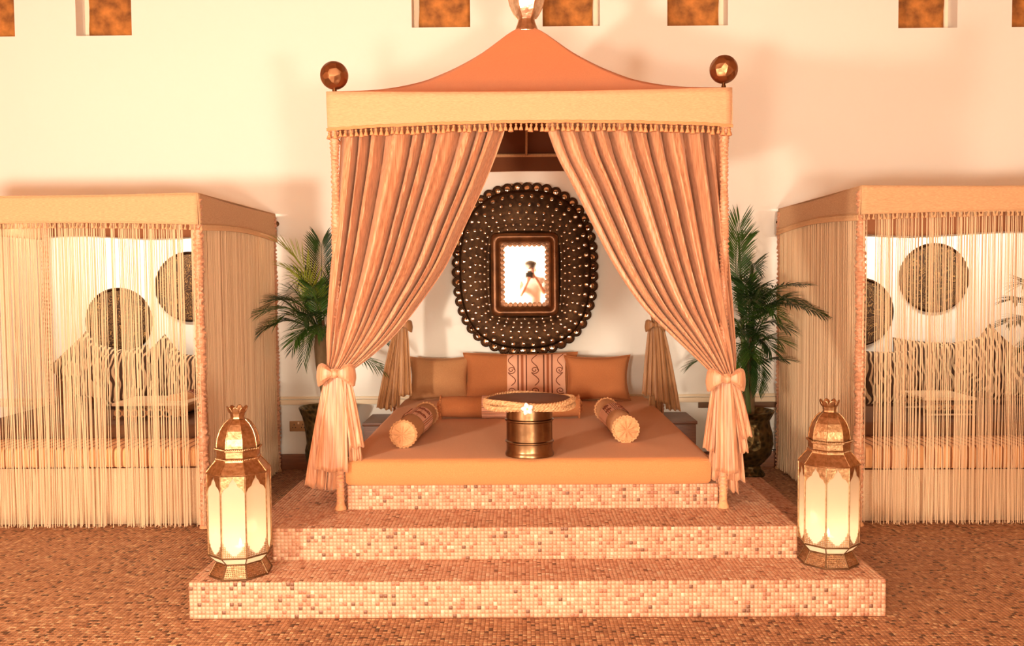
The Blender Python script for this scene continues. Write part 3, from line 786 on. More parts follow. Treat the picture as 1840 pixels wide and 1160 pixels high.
def ringfn(k):
    # k 0 outer .. 1 inner frame (rounded rectangle)
    def fn(a):
        x0, z0 = oval(a, 1-.055)
        ex = 6; c, s = math.cos(a), math.sin(a)
        ang = math.atan2(math.sin(a)*1.0, math.cos(a)); r = (abs(c)**ex+abs(s)**ex)**(-1/ex)
        x1, z1 = ox+r*c*(IW+.012), oz+r*s*(IH+.012)
        return x0+(x1-x0)*k, z0+(z1-z0)*k
    return fn
n = 120
q = MB()   # plate: ring from oval edge to the inner opening
def fplate(u, v):
    x, z = ringfn(.055+.945*v)(u*2*PI); return (mc.x+x, MYp-.006-.022*math.sin(PI*min(1, v*1.04+.06))**.8, mc.z+z)
q.grid(fplate, n, 14, cu=True)
pl = q.build('frame_plate', X['darkmetal'], mir); solid(pl, .02)
SR = .0445
sc_pts, Lp = perim(lambda a: (lambda o: o)(oval(a, 1-.055)), 50, .25)
scm = MB().lathe([(SR, -.022), (SR, 0), (SR-.006, .008), (SR-.014, .007), (SR-.018, .002), (SR*.45, .004), (1e-4, .005)], 20).xform(Matrix.Rotation(PI/2, 4, 'X')).mesh('scallop', X['darkmetal'])
def disc_mesh(r):
    return MB().lathe([(r, -.003), (r, .0015), (r*.93, .0022), (1e-4, .0023)], 12).xform(Matrix.Rotation(PI/2, 4, 'X')).mesh('mirror_disc', X['disc'], angle=60)
base = wloc(mir)
dme = disc_mesh(.0195)
for x, z in sc_pts:
    s = link('scallop', scm, mir, Vector((mc.x+x, MYp+.002, mc.z+z))-base)
    link('mirror_disc', dme, s, (0, -.008, 0), (rnd.uniform(-.40, .2), 0, rnd.uniform(-.35, .35)))
rim = MB()
for k, cnt, r in ((.19, 45, .0165), (.375, 44, .014), (.545, 43, .0125), (.69, 42, .0112), (.82, 42, .010), (.93, 34, .0088)):
    pts, _ = perim(ringfn(k), cnt, .5*(int(k*10) % 2))
    dm = disc_mesh(r*.9)
    for x, z in pts:
        y = MYp-.006-.022*math.sin(PI*min(1, k*1.1))**.8
        link('mirror_disc', dm, pl, Vector((mc.x+x, y-.0045, mc.z+z))-base, (rnd.uniform(-.30, .16), 0, rnd.uniform(-.30, .30)))
        rim.tube([(mc.x+x+r*1.05*math.cos(b2), y-.003, mc.z+z+r*1.05*math.sin(b2)) for b2 in [2*PI*i/12 for i in range(12)]], r*.26, 5, closed=True)
rr_ = rim.build('disc_rims', X['darkmetal'], pl); rr_['kind'] = 'stuff'
# inner moulding
def rrect(hx, hz, rc, n=10):
    pts = []
    for (sx, sz, a0) in ((1, -1, -PI/2), (1, 1, 0), (-1, 1, PI/2), (-1, -1, PI)):
        for i in range(n+1):
            a = a0+PI/2*i/n; pts.append((sx*(hx-rc)+rc*math.cos(a), sz*(hz-rc)+rc*math.sin(a)))
    return pts
GW = (P(982, 493, MYp).x-P(904, 493, MYp).x)/2; GH = (P(943, 440, MYp).z-P(943, 546, MYp).z)/2
prof = [(IW+.012, 0), (IW+.008, -.03), (IW-.004, -.048), (IW-.022, -.055), (IW-.040, -.048), (IW-.050, -.03), (IW-.056, -.024), (GW+.01, -.022), (GW-.004, -.02), (GW-.004, 0)]
q = MB(); per = len(rrect(1, 1, .1)); vs = []
for hx, dy in prof:
    d = IW-hx; vs += [(ic.x+x, MYp-.012+dy, ic.z+z) for x, z in rrect(hx, IH-d if hx > GW+.005 else GH+(hx-GW), max(.004, .045-d*.3))]
q.add(vs, [(h*per+j, h*per+(j+1) % per, (h+1)*per+(j+1) % per, (h+1)*per+j) for h in range(len(prof)-1) for j in range(per)])
mould = q.build('inner_moulding', X['framewood'], mir, angle=60)
# scalloped slip round the glass
sl = MB(); e, L = [], 0
for sx in (-1, 1):
    for i in range(12): sl.lathe([(.0175, -.003), (.0165, .004), (1e-4, .005)], 14, (0, 0, 0)); sl.xform(Matrix.Translation((ic.x+sx*(GW+.002), MYp-.036, ic.z-GH+2*GH*(i+.5)/12)) @ Matrix.Rotation(PI/2, 4, 'X'), len(sl.v)-14*3)
for sz in (-1, 1):
    for i in range(9): sl.lathe([(.0175, -.003), (.0165, .004), (1e-4, .005)], 14, (0, 0, 0)); sl.xform(Matrix.Translation((ic.x-GW+2*GW*(i+.5)/9, MYp-.036, ic.z+sz*(GH+.002))) @ Matrix.Rotation(PI/2, 4, 'X'), len(sl.v)-14*3)
sl.build('scalloped_slip', X['framewood'], mould)
# glass: turned by half a degree so that it faces the photographer
foot = P(951, 494, MYp-.03); nrm = (CAM-foot).normalized()
q = MB().add([(-GW-.006, 0, -GH-.006), (GW+.006, 0, -GH-.006), (GW+.006, 0, GH+.006), (-GW-.006, 0, GH+.006), (-GW-.006, .004, -GH-.006), (GW+.006, .004, -GH-.006), (GW+.006, .004, GH+.006), (-GW-.006, .004, GH+.006)],
             [(0, 1, 2, 3), (7, 6, 5, 4), (0, 4, 5, 1), (1, 5, 6, 2), (2, 6, 7, 3), (3, 7, 4, 0)])
gl = q.build('mirror_glass', X['mirror'], mir, smooth=False, local=True)
gl.location = Vector((ic.x, MYp-.024, ic.z))-base
gl.rotation_euler = (-nrm).to_track_quat('Y', 'Z').to_euler()

# ------------------------------------------------------------------ lanterns
def lantern(x, y, z0, Hh, R_, rot, label, power):
    root = thing('floor_lantern', (x, y, z0), label, 'lantern', 'octagonal floor lanterns')
    S = Hh/.75; k = R_/.140; n8 = 8
    c = (x, y, z0)
    def oct_pts(r, z, a=0): return [(x+r*k*math.cos(rot+2*PI*(i+a)/8), y+r*k*math.sin(rot+2*PI*(i+a)/8), z0+z*S) for i in range(8)]
    def seg(r0, z0_, r1, z1_, q):
        a, b_ = oct_pts(r0, z0_), oct_pts(r1, z1_); q.add(a+b_, [(i, (i+1) % 8, 8+(i+1) % 8, 8+i) for i in range(8)])
    def lp(prof, material, name, par=root, th=.0015):
        q = MB()
        for (r0, a0), (r1, a1) in zip(prof[:-1], prof[1:]): seg(r0, a0, r1, a1, q)
        return solid(q.build(name, material, par, smooth=False), th)
    LM = X['lantern']
    def edge_bars(r0, z0_, r1, z1_, rad, par, name='corner_bar', m=LM):
        a, b_ = oct_pts(r0, z0_), oct_pts(r1, z1_)
        for i in range(8): MB().tube([a[i], b_[i]], rad, 6).build(name, m, par)
    def ring(r, z, rad, par, name='rim_band', m=LM):
        MB().tube(oct_pts(r, z), rad, 6, closed=True).build(name, m, par)
    def pierced(r0, z0_, r1, z1_, name, cell, keep, par, inset=0, m=LM):
        # a pierced sheet on each of the eight faces; keep(u, v) tells which cells are sheet
        a, b_ = oct_pts(r0, z0_), oct_pts(r1, z1_)
        for i in range(8):
            A0, A1, B0, B1 = Vector(a[i]), Vector(a[(i+1) % 8]), Vector(b_[i]), Vector(b_[(i+1) % 8])
            wd = (A1-A0).length; hg = ((B0+B1)/2-(A0+A1)/2).length
            nu, nv = max(4, int(wd/cell)), max(2, int(hg/cell))
            q = MB()
            for cu in range(nu):
                for cv in range(nv):
                    if not keep((cu+.5)/nu, (cv+.5)/nv): continue
                    def at(u, v): return (A0*(1-u)+A1*u)*(1-v)+(B0*(1-u)+B1*u)*v
                    u0, u1, v0, v1 = cu/nu, (cu+1)/nu, cv/nv, (cv+1)/nv
                    o4 = [at(u0, v0), at(u1, v0), at(u1, v1), at(u0, v1)]; ce = sum(o4, Vector())/4
                    i4 = [ce+(p-ce)*.60 for p in o4]
                    q.add(o4+i4, [(0, 1, 5, 4), (1, 2, 6, 5), (2, 3, 7, 6), (3, 0, 4, 7)])
            if q.f: solid(q.build(name, m, par, smooth=False), .0012)
    # base
    base_ = lp([(.140, .0), (.140, .006), (.136, .008)], LM, 'base_rim')
    pierced(.138, .008, .108, .062, 'pierced_base_panel', .0085, lambda u, v: True, root)
    edge_bars(.140, .006, .108, .064, .0032, base_, m=X['lead'])
    ring(.140, .004, .004, base_, m=X['lead']); ring(.108, .064, .004, base_, m=X['lead'])
    tray = lp([(.108, .064), (.142, .098)], X['glass'], 'lower_glass_tray')
    edge_bars(.108, .064, .143, .099, .0025, tray, m=X['lead']); ring(.143, .10, .0035, tray, m=X['lead'])
    # glass body
    zb, zt = .10, .475
    a, b_ = oct_pts(.137, zb), oct_pts(.137, zt)
    for i in range(8):
        A0, A1, B0, B1 = Vector(a[i]), Vector(a[(i+1) % 8]), Vector(b_[i]), Vector(b_[(i+1) % 8])
        solid(MB().add([A0, A1, B1, B0], [(0, 1, 2, 3)]).build('glass_pane', X['glass'], root, smooth=False), .002)
    body = lp([(.1395, zt-.004), (.1395, zt+.006)], LM, 'body_top_band')
    edge_bars(.141, zb, .141, zt, .0033, body); ring(.1415, zt, .004, body)
    # ornamental corners: stepped arch below, pointed arch above
    def low(u, v):
        d = abs(u-.5)*2; return v < .22+.78*max(0, (d-.25)/.75)**1.6 if d > .25 else v < .14
    pierced(.1405, zb+.003, .1405, zb+.078, 'pierced_lower_corner', .0078, low, body, m=LM)
    def hi(u, v):
        d = abs(u-.5)*2; return v > 1-(.12+.88*max(0, (d-.12)/.88)**1.3)
    a, b_ = oct_pts(.1405, zt-.085), oct_pts(.1405, zt)
    for i in range(8):
        A0, A1, B0, B1 = Vector(a[i]), Vector(a[(i+1) % 8]), Vector(b_[i]), Vector(b_[(i+1) % 8]); q = MB()
        for s in (0, 1):
            prof = [(0, 0), (.14, .30), (.30, .42), (.36, .62), (.45, .75), (.5, .93)]
            vs = []
            for uu, vv in prof:
                for w2, h2 in ((uu, vv), (uu if False else uu, 1)):
                    u = w2 if s == 0 else 1-w2; vs.append((A0*(1-u)+A1*u)*(1-h2)+(B0*(1-u)+B1*u)*h2)
            q.add(vs, [(2*j, 2*j+2, 2*j+3, 2*j+1) for j in range(5)])
        solid(q.build('arched_fretwork', LM, body, smooth=False), .0012)
    # shoulder, neck, dome, crown
    lp([(.1425, zt+.004), (.102, zt+.052), (.100, zt+.06)], LM, 'shoulder')
    edge_bars(.143, zt+.004, .102, zt+.053, .0025, body)
    nk = lp([(.100, zt+.058), (.102, zt+.066), (.096, zt+.07), (.096, zt+.096), (.104, zt+.10), (.104, zt+.108)], LM, 'neck')
    q = MB()
    for r_, z_ in ((.104, zt+.108), (.099, zt+.062)):
        pp = oct_pts(r_, z_)
        for i in range(8):
            for j in range(9):
                p = Vector(pp[i]).lerp(Vector(pp[(i+1) % 8]), j/9); q.sphere(p, .0042, 6)
    qq = q.build('beading', LM, nk); qq['kind'] = 'stuff'
    dome = lp([(.094, zt+.112), (.094, zt+.125), (.090, zt+.155), (.078, zt+.19), (.060, zt+.218), (.040, zt+.236), (.032, zt+.240)], LM, 'dome')
    pr = [(.094, zt+.112), (.094, zt+.125), (.090, zt+.155), (.078, zt+.19), (.060, zt+.218), (.040, zt+.236)]
    ps = [oct_pts(r_+.001, z_) for r_, z_ in pr]
    for i in range(8): MB().tube([p[i] for p in ps], .0022, 5).build('dome_rib', LM, dome)
    cr = lp([(.032, zt+.238), (.030, zt+.248), (.033, zt+.262), (.038, zt+.272)], LM, 'crown')
    for i in range(8):
        a0 = rot+2*PI*(i+.5)/8
        def fpet(u, v, a0=a0):
            t = (u*2-1); wdt = .0155*k*math.sqrt(max(0, 1-(v*.98)**3)); r_ = (.036+.012*v)*k; z = zt*S+.268*S+.028*v
            return (x+r_*math.cos(a0)-wdt*t*math.sin(a0), y+r_*math.sin(a0)+wdt*t*math.cos(a0), z0+z)
        solid(MB().grid(fpet, 4, 6).build('crown_petal', LM, cr), .002)
    # candle
    cn = MB().lathe([(.03, 0), (.03, .016), (.026, .02), (1e-4, .018)], 20, (x, y, z0+.10*S)).build('candle', X['candle'], root)
    MB().lathe([(1e-4, 0), (.007, .008), (.008, .016), (.004, .030), (1e-4, .038)], 12, (x, y, z0+.10*S+.020)).build('flame', X['flame'], cn)
    MB().lathe([(.035, 0), (.035, .004), (1e-4, .005)], 24, (x, y, z0+.092*S)).build('candle_plate', LM, root)
    # the flame's own light
    l = light('candle_light', 'POINT', (x, y-.0, z0+.10*S+.10), power, (1, .84, .64), .03); 
    l.parent = root; l.location = Vector((x, y, z0+.10*S+.045))-Vector((x, y, z0))
    return root
g = G(431, 1046, A[3]+.002)
lantern(P(431, 900, 4.06).x, 4.055, A[3]+.0025, P(430, 738, 4.06).z-A[3], .142, PI/8+.10, 'octagonal brass lantern on the left end of the lowest step', 1.3)
lantern(P(1488, 900, 4.16).x+.004, 4.165, A[3]+.0025, P(1490, 727, 4.16).z-A[3], .136, PI/8-.02+PI/8*0, 'octagonal brass lantern on the right end of the lowest step', 1.2)

# ------------------------------------------------------------------ palms
def frond(root, p0, p1, p2, p3, ll, mtl, seed, nl=26, droop=.25, wid=.011, flat=0):
    nl = int(nl*1.1); wid *= .85; ll *= 1.15
    R_ = random.Random(seed); p = [Vector(q) for q in (p0, p1, p2, p3)]
    def bz(t): return p[0]*(1-t)**3+p[1]*3*t*(1-t)**2+p[2]*3*t*t*(1-t)+p[3]*t**3
    q = MB(); pts = [bz(i/20) for i in range(21)]
    q.tube(pts, [.005*(1-.8*i/20)+.0008 for i in range(21)], 5)
    for i in range(nl):
        t = .28+.72*(i+.5)/nl; c = bz(t); d = (bz(min(1, t+.02))-bz(t-.02)).normalized()
        upv = Vector((0, 0, 1)); sd = d.cross(upv)
        if sd.length < .15: sd = d.cross(Vector((0, 1, 0)))
        sd.normalize(); nrm_ = sd.cross(d).normalized()
        L = ll*(.55+.6*math.sin(PI*min(1, (t-.2)*1.1)))*R_.uniform(.88, 1.08)
        for s in (-1, 1):
            dr = (sd*s*math.cos(.65+.5*t)+d*(math.sin(.65+.5*t))+nrm_*R_.uniform(.0, .22)).normalized()
            side = dr.cross(nrm_).normalized()
            m_ = [c, c+dr*L*.35+side*wid*.5-Vector((0, 0, droop*L*.10)), c+dr*L*.35-side*wid*.5-Vector((0, 0, droop*L*.10)), c+dr*L*.35+nrm_*wid*.22-Vector((0, 0, droop*L*.10)),
                  c+dr*L*.75+side*wid*.38-Vector((0, 0, droop*L*.42)), c+dr*L*.75-side*wid*.38-Vector((0, 0, droop*L*.42)), c+dr*L*.75+nrm_*wid*.15-Vector((0, 0, droop*L*.42)),
                  c+dr*L-Vector((0, 0, droop*L*.80))]
            q.add(m_, [(0, 1, 3), (0, 3, 2), (1, 4, 6, 3), (3, 6, 5, 2), (4, 7, 6), (6, 7, 5)])
    return q.build('frond', mtl, root, smooth=False)
def pot(root, x, y, z0, r, h, prof, mtl):
    return MB().lathe([(a*r, b_*h) for a, b_ in prof], 40, (x, y, z0)).build('pot', mtl, root, angle=50)
POTR = [(.62, 0), (.64, .03), (.5, .10), (.45, .16), (.62, .22), (.86, .34), (.95, .5), (.92, .66), (.83, .78), (.80, .86), (.90, .93), (1.0, 1), (.98, 1.01), (.84, .93), (.76, .85), (1e-4, .85)]
POTL = [(.45, 0), (.5, .06), (.66, .16), (.78, .28), (.80, .40), (.74, .50), (.76, .62), (.82, .78), (.88, .88), (1.0, 1), (.97, 1.012), (.82, .9), (.74, .82), (1e-4, .82)]
PYL = 6.78
# left palm
plx = P(588, 740, PYL).x; rimz = P(560, 732, PYL).z
palm = thing('potted_palm', (plx, PYL, .003), 'potted palm with a pale fan frond behind the left curtain', 'plant', 'potted palms')
pot(palm, plx, PYL, .003, .215, rimz, POTL, X['pot'])
MB().lathe([(.15, 0), (.1, .01), (1e-4, .014)], 24, (plx, PYL, rimz*.83)).build('soil', X['soil'], palm)
tr = [(P(592, 740, PYL).x, PYL, rimz*.8), (P(586, 700, PYL).x, PYL, P(586, 700, PYL).z), (P(580, 660, PYL).x, PYL-.01, P(580, 660, PYL).z), (P(578, 622, PYL).x, PYL-.02, P(578, 622, PYL).z), (P(577, 575, PYL).x, PYL-.02, P(577, 575, PYL).z)]
MB().tube(tr, [.042, .045, .05, .055, .03], 12).build('trunk', X['trunk'], palm)
def lf(root, a, b_, c, d, Y0, Y1, ll, m_, seed, **k):
    ys = [Y0+(Y1-Y0)*t for t in (0, .33, .66, 1)]
    frond(root, *[P(px, py, yy) for (px, py), yy in zip((a, b_, c, d), ys)], ll, m_, seed, **k)
b0 = (578, 612)
lf(palm, b0, (572, 540), (560, 480), (512, 445), PYL, 6.55, .21, X['leaf_pale'], 1, nl=24, droop=.1, wid=.013)
lf(palm, b0, (570, 560), (562, 505), (516, 482), PYL-.03, 6.45, .18, X['leaf_pale'], 2, nl=22, wid=.012, droop=.3)
lf(palm, b0, (574, 540), (580, 470), (577, 438), PYL, 6.6, .20, X['leaf_dark'], 3, nl=26, wid=.012)
lf(palm, b0, (585, 520), (600, 460), (640, 440), PYL, 6.7, .19, X['leaf'], 4)
lf(palm, b0, (560, 560), (520, 540), (470, 562), PYL, 6.35, .17, X['leaf'], 5, nl=30)
lf(palm, b0, (556, 580), (515, 560), (474, 592), PYL, 6.45, .16, X['leaf_dark'], 6, nl=30)
lf(palm, b0, (560, 555), (535, 535), (500, 538), PYL, 6.6, .16, X['leaf'], 7, nl=28)
lf(palm, b0, (566, 590), (545, 580), (525, 628), PYL, 6.5, .10, X['leaf_dark'], 8, nl=20, wid=.01)
lf(palm, b0, (580, 560), (570, 530), (548, 540), PYL, 6.4, .16, X['leaf'], 9, nl=26)
lf(palm, b0, (610, 560), (660, 570), (700, 620), PYL, 6.75, .17, X['leaf'], 10)
lf(palm, b0, (610, 620), (650, 640), (688, 664), PYL, 6.5, .14, X['leaf'], 11, nl=24)
lf(palm, b0, (600, 570), (620, 500), (650, 500), PYL, 6.85, .16, X['leaf_dark'], 12)
lf(palm, b0, (570, 580), (556, 570), (545, 650), PYL, 6.45, .10, X['leaf_dark'], 13, nl=20, wid=.01)
lf(palm, b0, (582, 590), (584, 570), (570, 600), PYL-.05, 6.3, .15, X['leaf'], 14, nl=24)
for k, (ex, ey, Yt) in enumerate(((500, 575, 6.5), (488, 545, 6.55), (530, 610, 6.4), (545, 575, 6.3), (520, 530, 6.7), (600, 520, 6.9), (560, 520, 6.35), (540, 500, 6.75))):
    lf(palm, b0, ((578+ex)/2+6, 575), ((578+2*ex)/3, ey-26), (ex, ey), PYL-.02*k, Yt, .15, (X['leaf'], X['leaf_dark'])[k % 2], 70+k, nl=24)
# right palm
PYR = 6.78
prx = P(1345, 740, PYR).x; rimr = P(1360, 738, PYR).z
palm2 = thing('potted_palm', (prx, PYR, .003), 'dark green potted palm behind the right curtain', 'plant', 'potted palms')
pot(palm2, prx, PYR, .003, .195, rimr, POTR, X['pot'])
MB().lathe([(.14, 0), (.1, .01), (1e-4, .014)], 24, (prx, PYR, rimr*.86)).build('soil', X['soil'], palm2)
for k, (xa_, xb_, yt) in enumerate(((1342, 1330, 470), (1350, 1352, 560), (1338, 1345, 600), (1346, 1322, 420))):
    pts = [(P(xa_, 740, PYR).x, PYR, rimr*.84), (P((xa_+xb_)/2, 660, PYR).x, PYR-.02*k, P(0, 660, PYR).z), (P(xb_, yt, PYR).x, PYR-.03*k, P(xb_, yt, PYR).z)]
    MB().tube(pts, [.026, .018, .006], 8).build('cane', X['trunk'] if k < 3 else X['stem'], palm2)
def rf(*a, **k): lf(palm2, *a, **k)
rf((1328, 560), (1322, 500), (1318, 440), (1330, 400), PYR, 6.6, .19, X['leaf'], 21, nl=26, droop=.1)
rf((1330, 560), (1325, 500), (1322, 450), (1338, 430), PYR, 6.5, .17, X['leaf'], 22, nl=22, droop=.2)
rf((1345, 600), (1352, 530), (1390, 505), (1445, 512), PYR, 6.0, .13, X['leaf_dark'], 23, nl=30, wid=.012)
rf((1345, 600), (1360, 540), (1410, 530), (1478, 566), PYR, 5.85, .15, X['leaf_dark'], 24, nl=34, wid=.013)
rf((1345, 600), (1358, 545), (1400, 525), (1452, 545), PYR, 6.25, .12, X['leaf_dark'], 25, nl=28)
rf((1345, 620), (1355, 580), (1380, 565), (1412, 590), PYR, 6.4, .14, X['leaf_dark'], 26, nl=28)
rf((1348, 650), (1362, 600), (1380, 600), (1400, 612), PYR, 6.5, .16, X['leaf'], 27, nl=26, wid=.01)
rf((1345, 680), (1350, 650), (1375, 640), (1408, 646), PYR, 6.4, .15, X['leaf_dark'], 28, nl=28, wid=.01)
rf((1345, 640), (1345, 560), (1350, 520), (1335, 505), PYR, 6.4, .17, X['leaf_dark'], 29, nl=28)
rf((1345, 640), (1350, 560), (1360, 520), (1390, 530), PYR, 6.5, .16, X['leaf'], 30, nl=28)
rf((1342, 640), (1340, 600), (1330, 560), (1322, 580), PYR, 6.4, .15, X['leaf'], 31, nl=26)
rf((1340, 660), (1342, 630), (1350, 610), (1345, 690), PYR, 6.35, .13, X['leaf_dark'], 32, nl=24)
rf((1340, 690), (1310, 640), (1270, 630), (1242, 655), PYR, 6.75, .13, X['leaf'], 33, nl=24)
rf((1340, 640), (1330, 590), (1300, 540), (1250, 560), PYR, 6.85, .16, X['leaf_dark'], 34)
rf((1340, 640), (1335, 600), (1325, 620), (1318, 660), PYR, 6.35, .13, X['leaf'], 35)
rf((1345, 610), (1352, 560), (1370, 545), (1400, 570), PYR, 6.3, .15, X['leaf'], 36)
rf((1345, 640), (1356, 620), (1372, 640), (1362, 700), PYR, 6.4, .11, X['leaf_dark'], 37)
for k, (ex, ey, Yt) in enumerate(((1370, 520, 6.3), (1392, 556, 6.2), (1352, 540, 6.2), (1366, 600, 6.3), (1350, 640, 6.25), (1385, 628, 6.4), (1330, 600, 6.2), (1338, 520, 6.6), (1420, 540, 6.15), (1356, 480, 6.8))):
    rf((1343, 640), ((1343+ex)/2, min(600, ey+10)), ((1343+2*ex)/3, ey-24), (ex, ey), PYR-.02*k, Yt, .14, (X['leaf_dark'], X['leaf'])[k % 3 == 1], 90+k, nl=24)
q = MB().tube([(prx+.17, WY-.05, .35), (prx+.20, WY-.04, .20), (prx+.27, WY-.035, .14), (prx+.34, WY-.035, .14)], .004, 6)
tag(q.build('power_cable', X['black']), 'thin black cable curving along the wall beside the right pot', 'cable')
# ------------------------------------------------------------------ string pavilions
def pavilion(sx, x1, y1, zt, zb, label, side):
    """sx -1: body extends to the left of x1, +1: to the right"""
    W_ = 1.83 if sx < 0 else 2.05; x2 = x1+sx*W_; y2 = WY-.06
    root = thing('string_pavilion', ((x1+x2)/2, y1, 0), label, 'pavilion', 'low string curtained pavilions')
    R_ = random.Random(11+sx)
    e = .018
    def lat(u):   # walk round front and the two sides:  side wall near centre, front, far side
        return u
    # roof cloth + valance, sagging a little
    q = MB()
    q.grid(lambda u, v: (x1+(x2-x1)*u, y1-e+(y2-y1+e)*v, zt-.018*math.sin(PI*u)*math.sin(PI*min(1, v+.2))-.012*math.sin(PI*u)**2*0), 30, 12)
    q.grid(lambda u, v: (x1-sx*e*.5*v+(x2-x1)*u, y1-e-.012*v+.006*math.sin(PI*u)*v, zt+(zb-zt)*v-.018*math.sin(PI*u)*math.sin(PI*.2)*(1-v)+.018*math.sin(PI*u)*v), 60, 8)
    q.grid(lambda u, v: (x1-sx*(.010*v), y1-e+(y2-y1+e)*u, zt+(zb-zt)*v+.03*math.sin(PI*u)*v-.01*math.sin(PI*u)*(1-v)), 30, 8)
    q.grid(lambda u, v: (x2+sx*(.010*v), y1-e+(y2-y1+e)*u, zt+(zb-zt)*v), 20, 4)
    solid(q.build('roof_cloth', X['pav_cloth'], root, angle=40), .004)
    def fz(u): return zb+.018*math.sin(PI*u)
    def sz(u): return zb+.03*math.sin(PI*u)
    q = MB(); fr = int(W_/.028)
    for i in range(fr):
        u = (i+.5)/fr; p = (x1+(x2-x1)*u, y1-e-.008, fz(u)+.003)
        n0 = len(q.v); q.lathe([(1e-4, 0), (.004, -.003), (.005, -.010), (.0035, -.014), (.010, -.034), (1e-4, -.035)], 6)
        q.xform(Matrix.Translation(p) @ Matrix.Rotation(R_.uniform(-.3, .3), 4, 'Y'), n0)
    fr = int((y2-y1)/.02)
    for i in range(fr):
        u = (i+.5)/fr; p = (x1-sx*.012, y1+(y2-y1)*u, sz(u)+.003); n0 = len(q.v)
        q.lathe([(1e-4, 0), (.005, -.003), (.005, -.010), (.0035, -.014), (.010, -.036), (1e-4, -.037)], 6); q.xform(Matrix.Translation(p), n0)
    q.tube([(x1+(x2-x1)*i/60, y1-e-.012, fz(i/60)+.006) for i in range(61)], .004, 6)
    q.tube([(x1-sx*.014, y1-e+(y2-y1)*i/40, sz(i/40)+.004) for i in range(41)], .004, 6)
    f_ = q.build('tassel_fringe', X['pav_tassel'], root); f_['kind'] = 'stuff'
    # posts
    for i, (px, py) in enumerate(((x1+sx*.012, y1+.02), (x1+sx*.012, y2-.03), (x2-sx*.012, y1+.02), (x2-sx*.012, y2-.03))):
        pst = ruched(px, py, .02, zt-.03, .027, 40+i+sx, amp=.008, pitch=.035).build('post', X['post'], root)
        MB().lathe([(.034, 0), (.034, .01), (.028, .018), (.022, .03)], 14, (px, py, .003)).build('post_foot', X['peach'], pst)
    for z in (zt-.03,):
        for a, b_ in (((x1+sx*.012, y1+.02), (x2-sx*.012, y1+.02)), ((x1+sx*.012, y1+.02), (x1+sx*.012, y2-.03)), ((x1+sx*.012, y2-.03), (x2-sx*.012, y2-.03)), ((x2-sx*.012, y1+.02), (x2-sx*.012, y2-.03))):
            MB().tube([(a[0], a[1], z), (b_[0], b_[1], z)], .011, 8).build('frame_rail', X['peach'], root)
    # string curtains
    def strings(name, pos, nrm_, n, gaps, zt_, curl):
        q = MB(); t = 0; k = 0
        ps = []
        while t < 1:
            t += R_.choice((.55, .75, .95, 1.0, 1.15, 1.6))/n
            if n < 500 and R_.random() < .045: t += R_.uniform(.8, 2.6)/n
            if t >= 1: break
            if any(a < t < b_ for a, b_ in gaps): continue
            ps.append(t)
        clump = 0
        for t in ps:
            r = R_.uniform(.0017, .0028); sway = R_.gauss(0, .0028)/n*190*.5; lean_ = R_.gauss(0, .006) if R_.random() < .9 else R_.gauss(0, .03)
            off = R_.uniform(-.008, .012); pts = []
            zz = zt_(t); zend = .010+R_.uniform(0, .02)
            m_ = 7
            for j in range(m_+1):
                v = j/m_; d = lean_*v**1.6+sway*math.sin(v*5+t*20)
                tt = t+d/ W_loc
                p = Vector(pos(tt)); p += Vector(nrm_)*off; p.z = zz+(zend-zz)*v
                if j == m_: p += Vector(nrm_)*R_.uniform(-.004, .012)
                pts.append(p)
            q.tube(pts, r, 4, cap=False)
        o = q.build(name, X['string'], root); o['kind'] = 'stuff'; return o
    W_loc = W_
    def tg(px): return (P(px, 650, y1).x-x1)/(x2-x1)
    if sx < 0: gaps = [(tg(a), tg(b_)) for b_, a in ((336, 348), (198, 204), (214, 218),(334, 345), (288, 291), (196, 203), (213, 218), (51, 54))]
    else: gaps = [(tg(a), tg(b_)) for a, b_ in ((1556, 1572), (1566, 1569), (1656, 1661), (1688, 1690))]
    strings('string_curtain', lambda t: (x1+(x2-x1)*t, y1+.004, 0), (0, -1, 0), 300 if sx < 0 else 320, gaps, lambda t: fz(t), 0)
    W_loc = y2-y1
    strings('string_curtain', lambda t: (x1+sx*.006, y1+.05+(y2-y1-.10)*t, 0), (-sx, 0, 0), 620, [], lambda t: sz(t), 0)
    strings('string_curtain', lambda t: (x2-sx*.006, y1+.05+(y2-y1-.10)*t, 0), (sx, 0, 0), 120, [], lambda t: zb, 0)
    ld = light('rear_wall_fill', 'AREA', ((x1+x2)/2, y2-.50, zt-.06), 15, WARM, .1, ((x1+x2)/2, WY, 1.15))  # added light hidden under the roof cloth, brightens the wall behind the strings
    ld.data.shape = 'RECTANGLE'; ld.data.size = 1.6; ld.data.size_y = .05
    # dark rear valance, under the roof at the wall
    zv = P(200 if sx < 0 else 1680, 426 if sx < 0 else 420, y2).z
    solid(MB().grid(lambda u, v: (x1+(x2-x1)*u, y2+.02+.004*math.sin(u*70)*v, zt-.02+(zv-zt+.02+.014*math.sin(u*9))*v), 60, 4).build('rear_valance', X['lining'], root), .003)
    # bench ------------------------------------------------
    zt_b = P(0 if sx < 0 else 1800, 838, y1+.1).z; zt_m = P(0 if sx < 0 else 1800, 806 if sx < 0 else 800, y1+.1).z
    b0, b1 = sorted((x1+sx*.055, x2-sx*.06))
    bn = thing('bench', ((b0+b1)/2, y1+.3, 0), 'low cloth-skirted bench inside the %s pavilion' % side, 'bench', 'low benches behind the strings')
    MB().box(b0+.02, b1-.02, y1+.10, y2-.08, .003, zt_b-.012).build('bench_frame', X['wood'], bn, smooth=False)
    solid(MB().grid(lambda u, v: (b0+(b1-b0)*u, y1+.085+.004*math.sin(u*60)*(1-v), .012+(zt_b-.024)*v), 90, 4).build('bench_skirt', X['basecloth'], bn), .004)
    xs_ = b1 if sx < 0 else b0
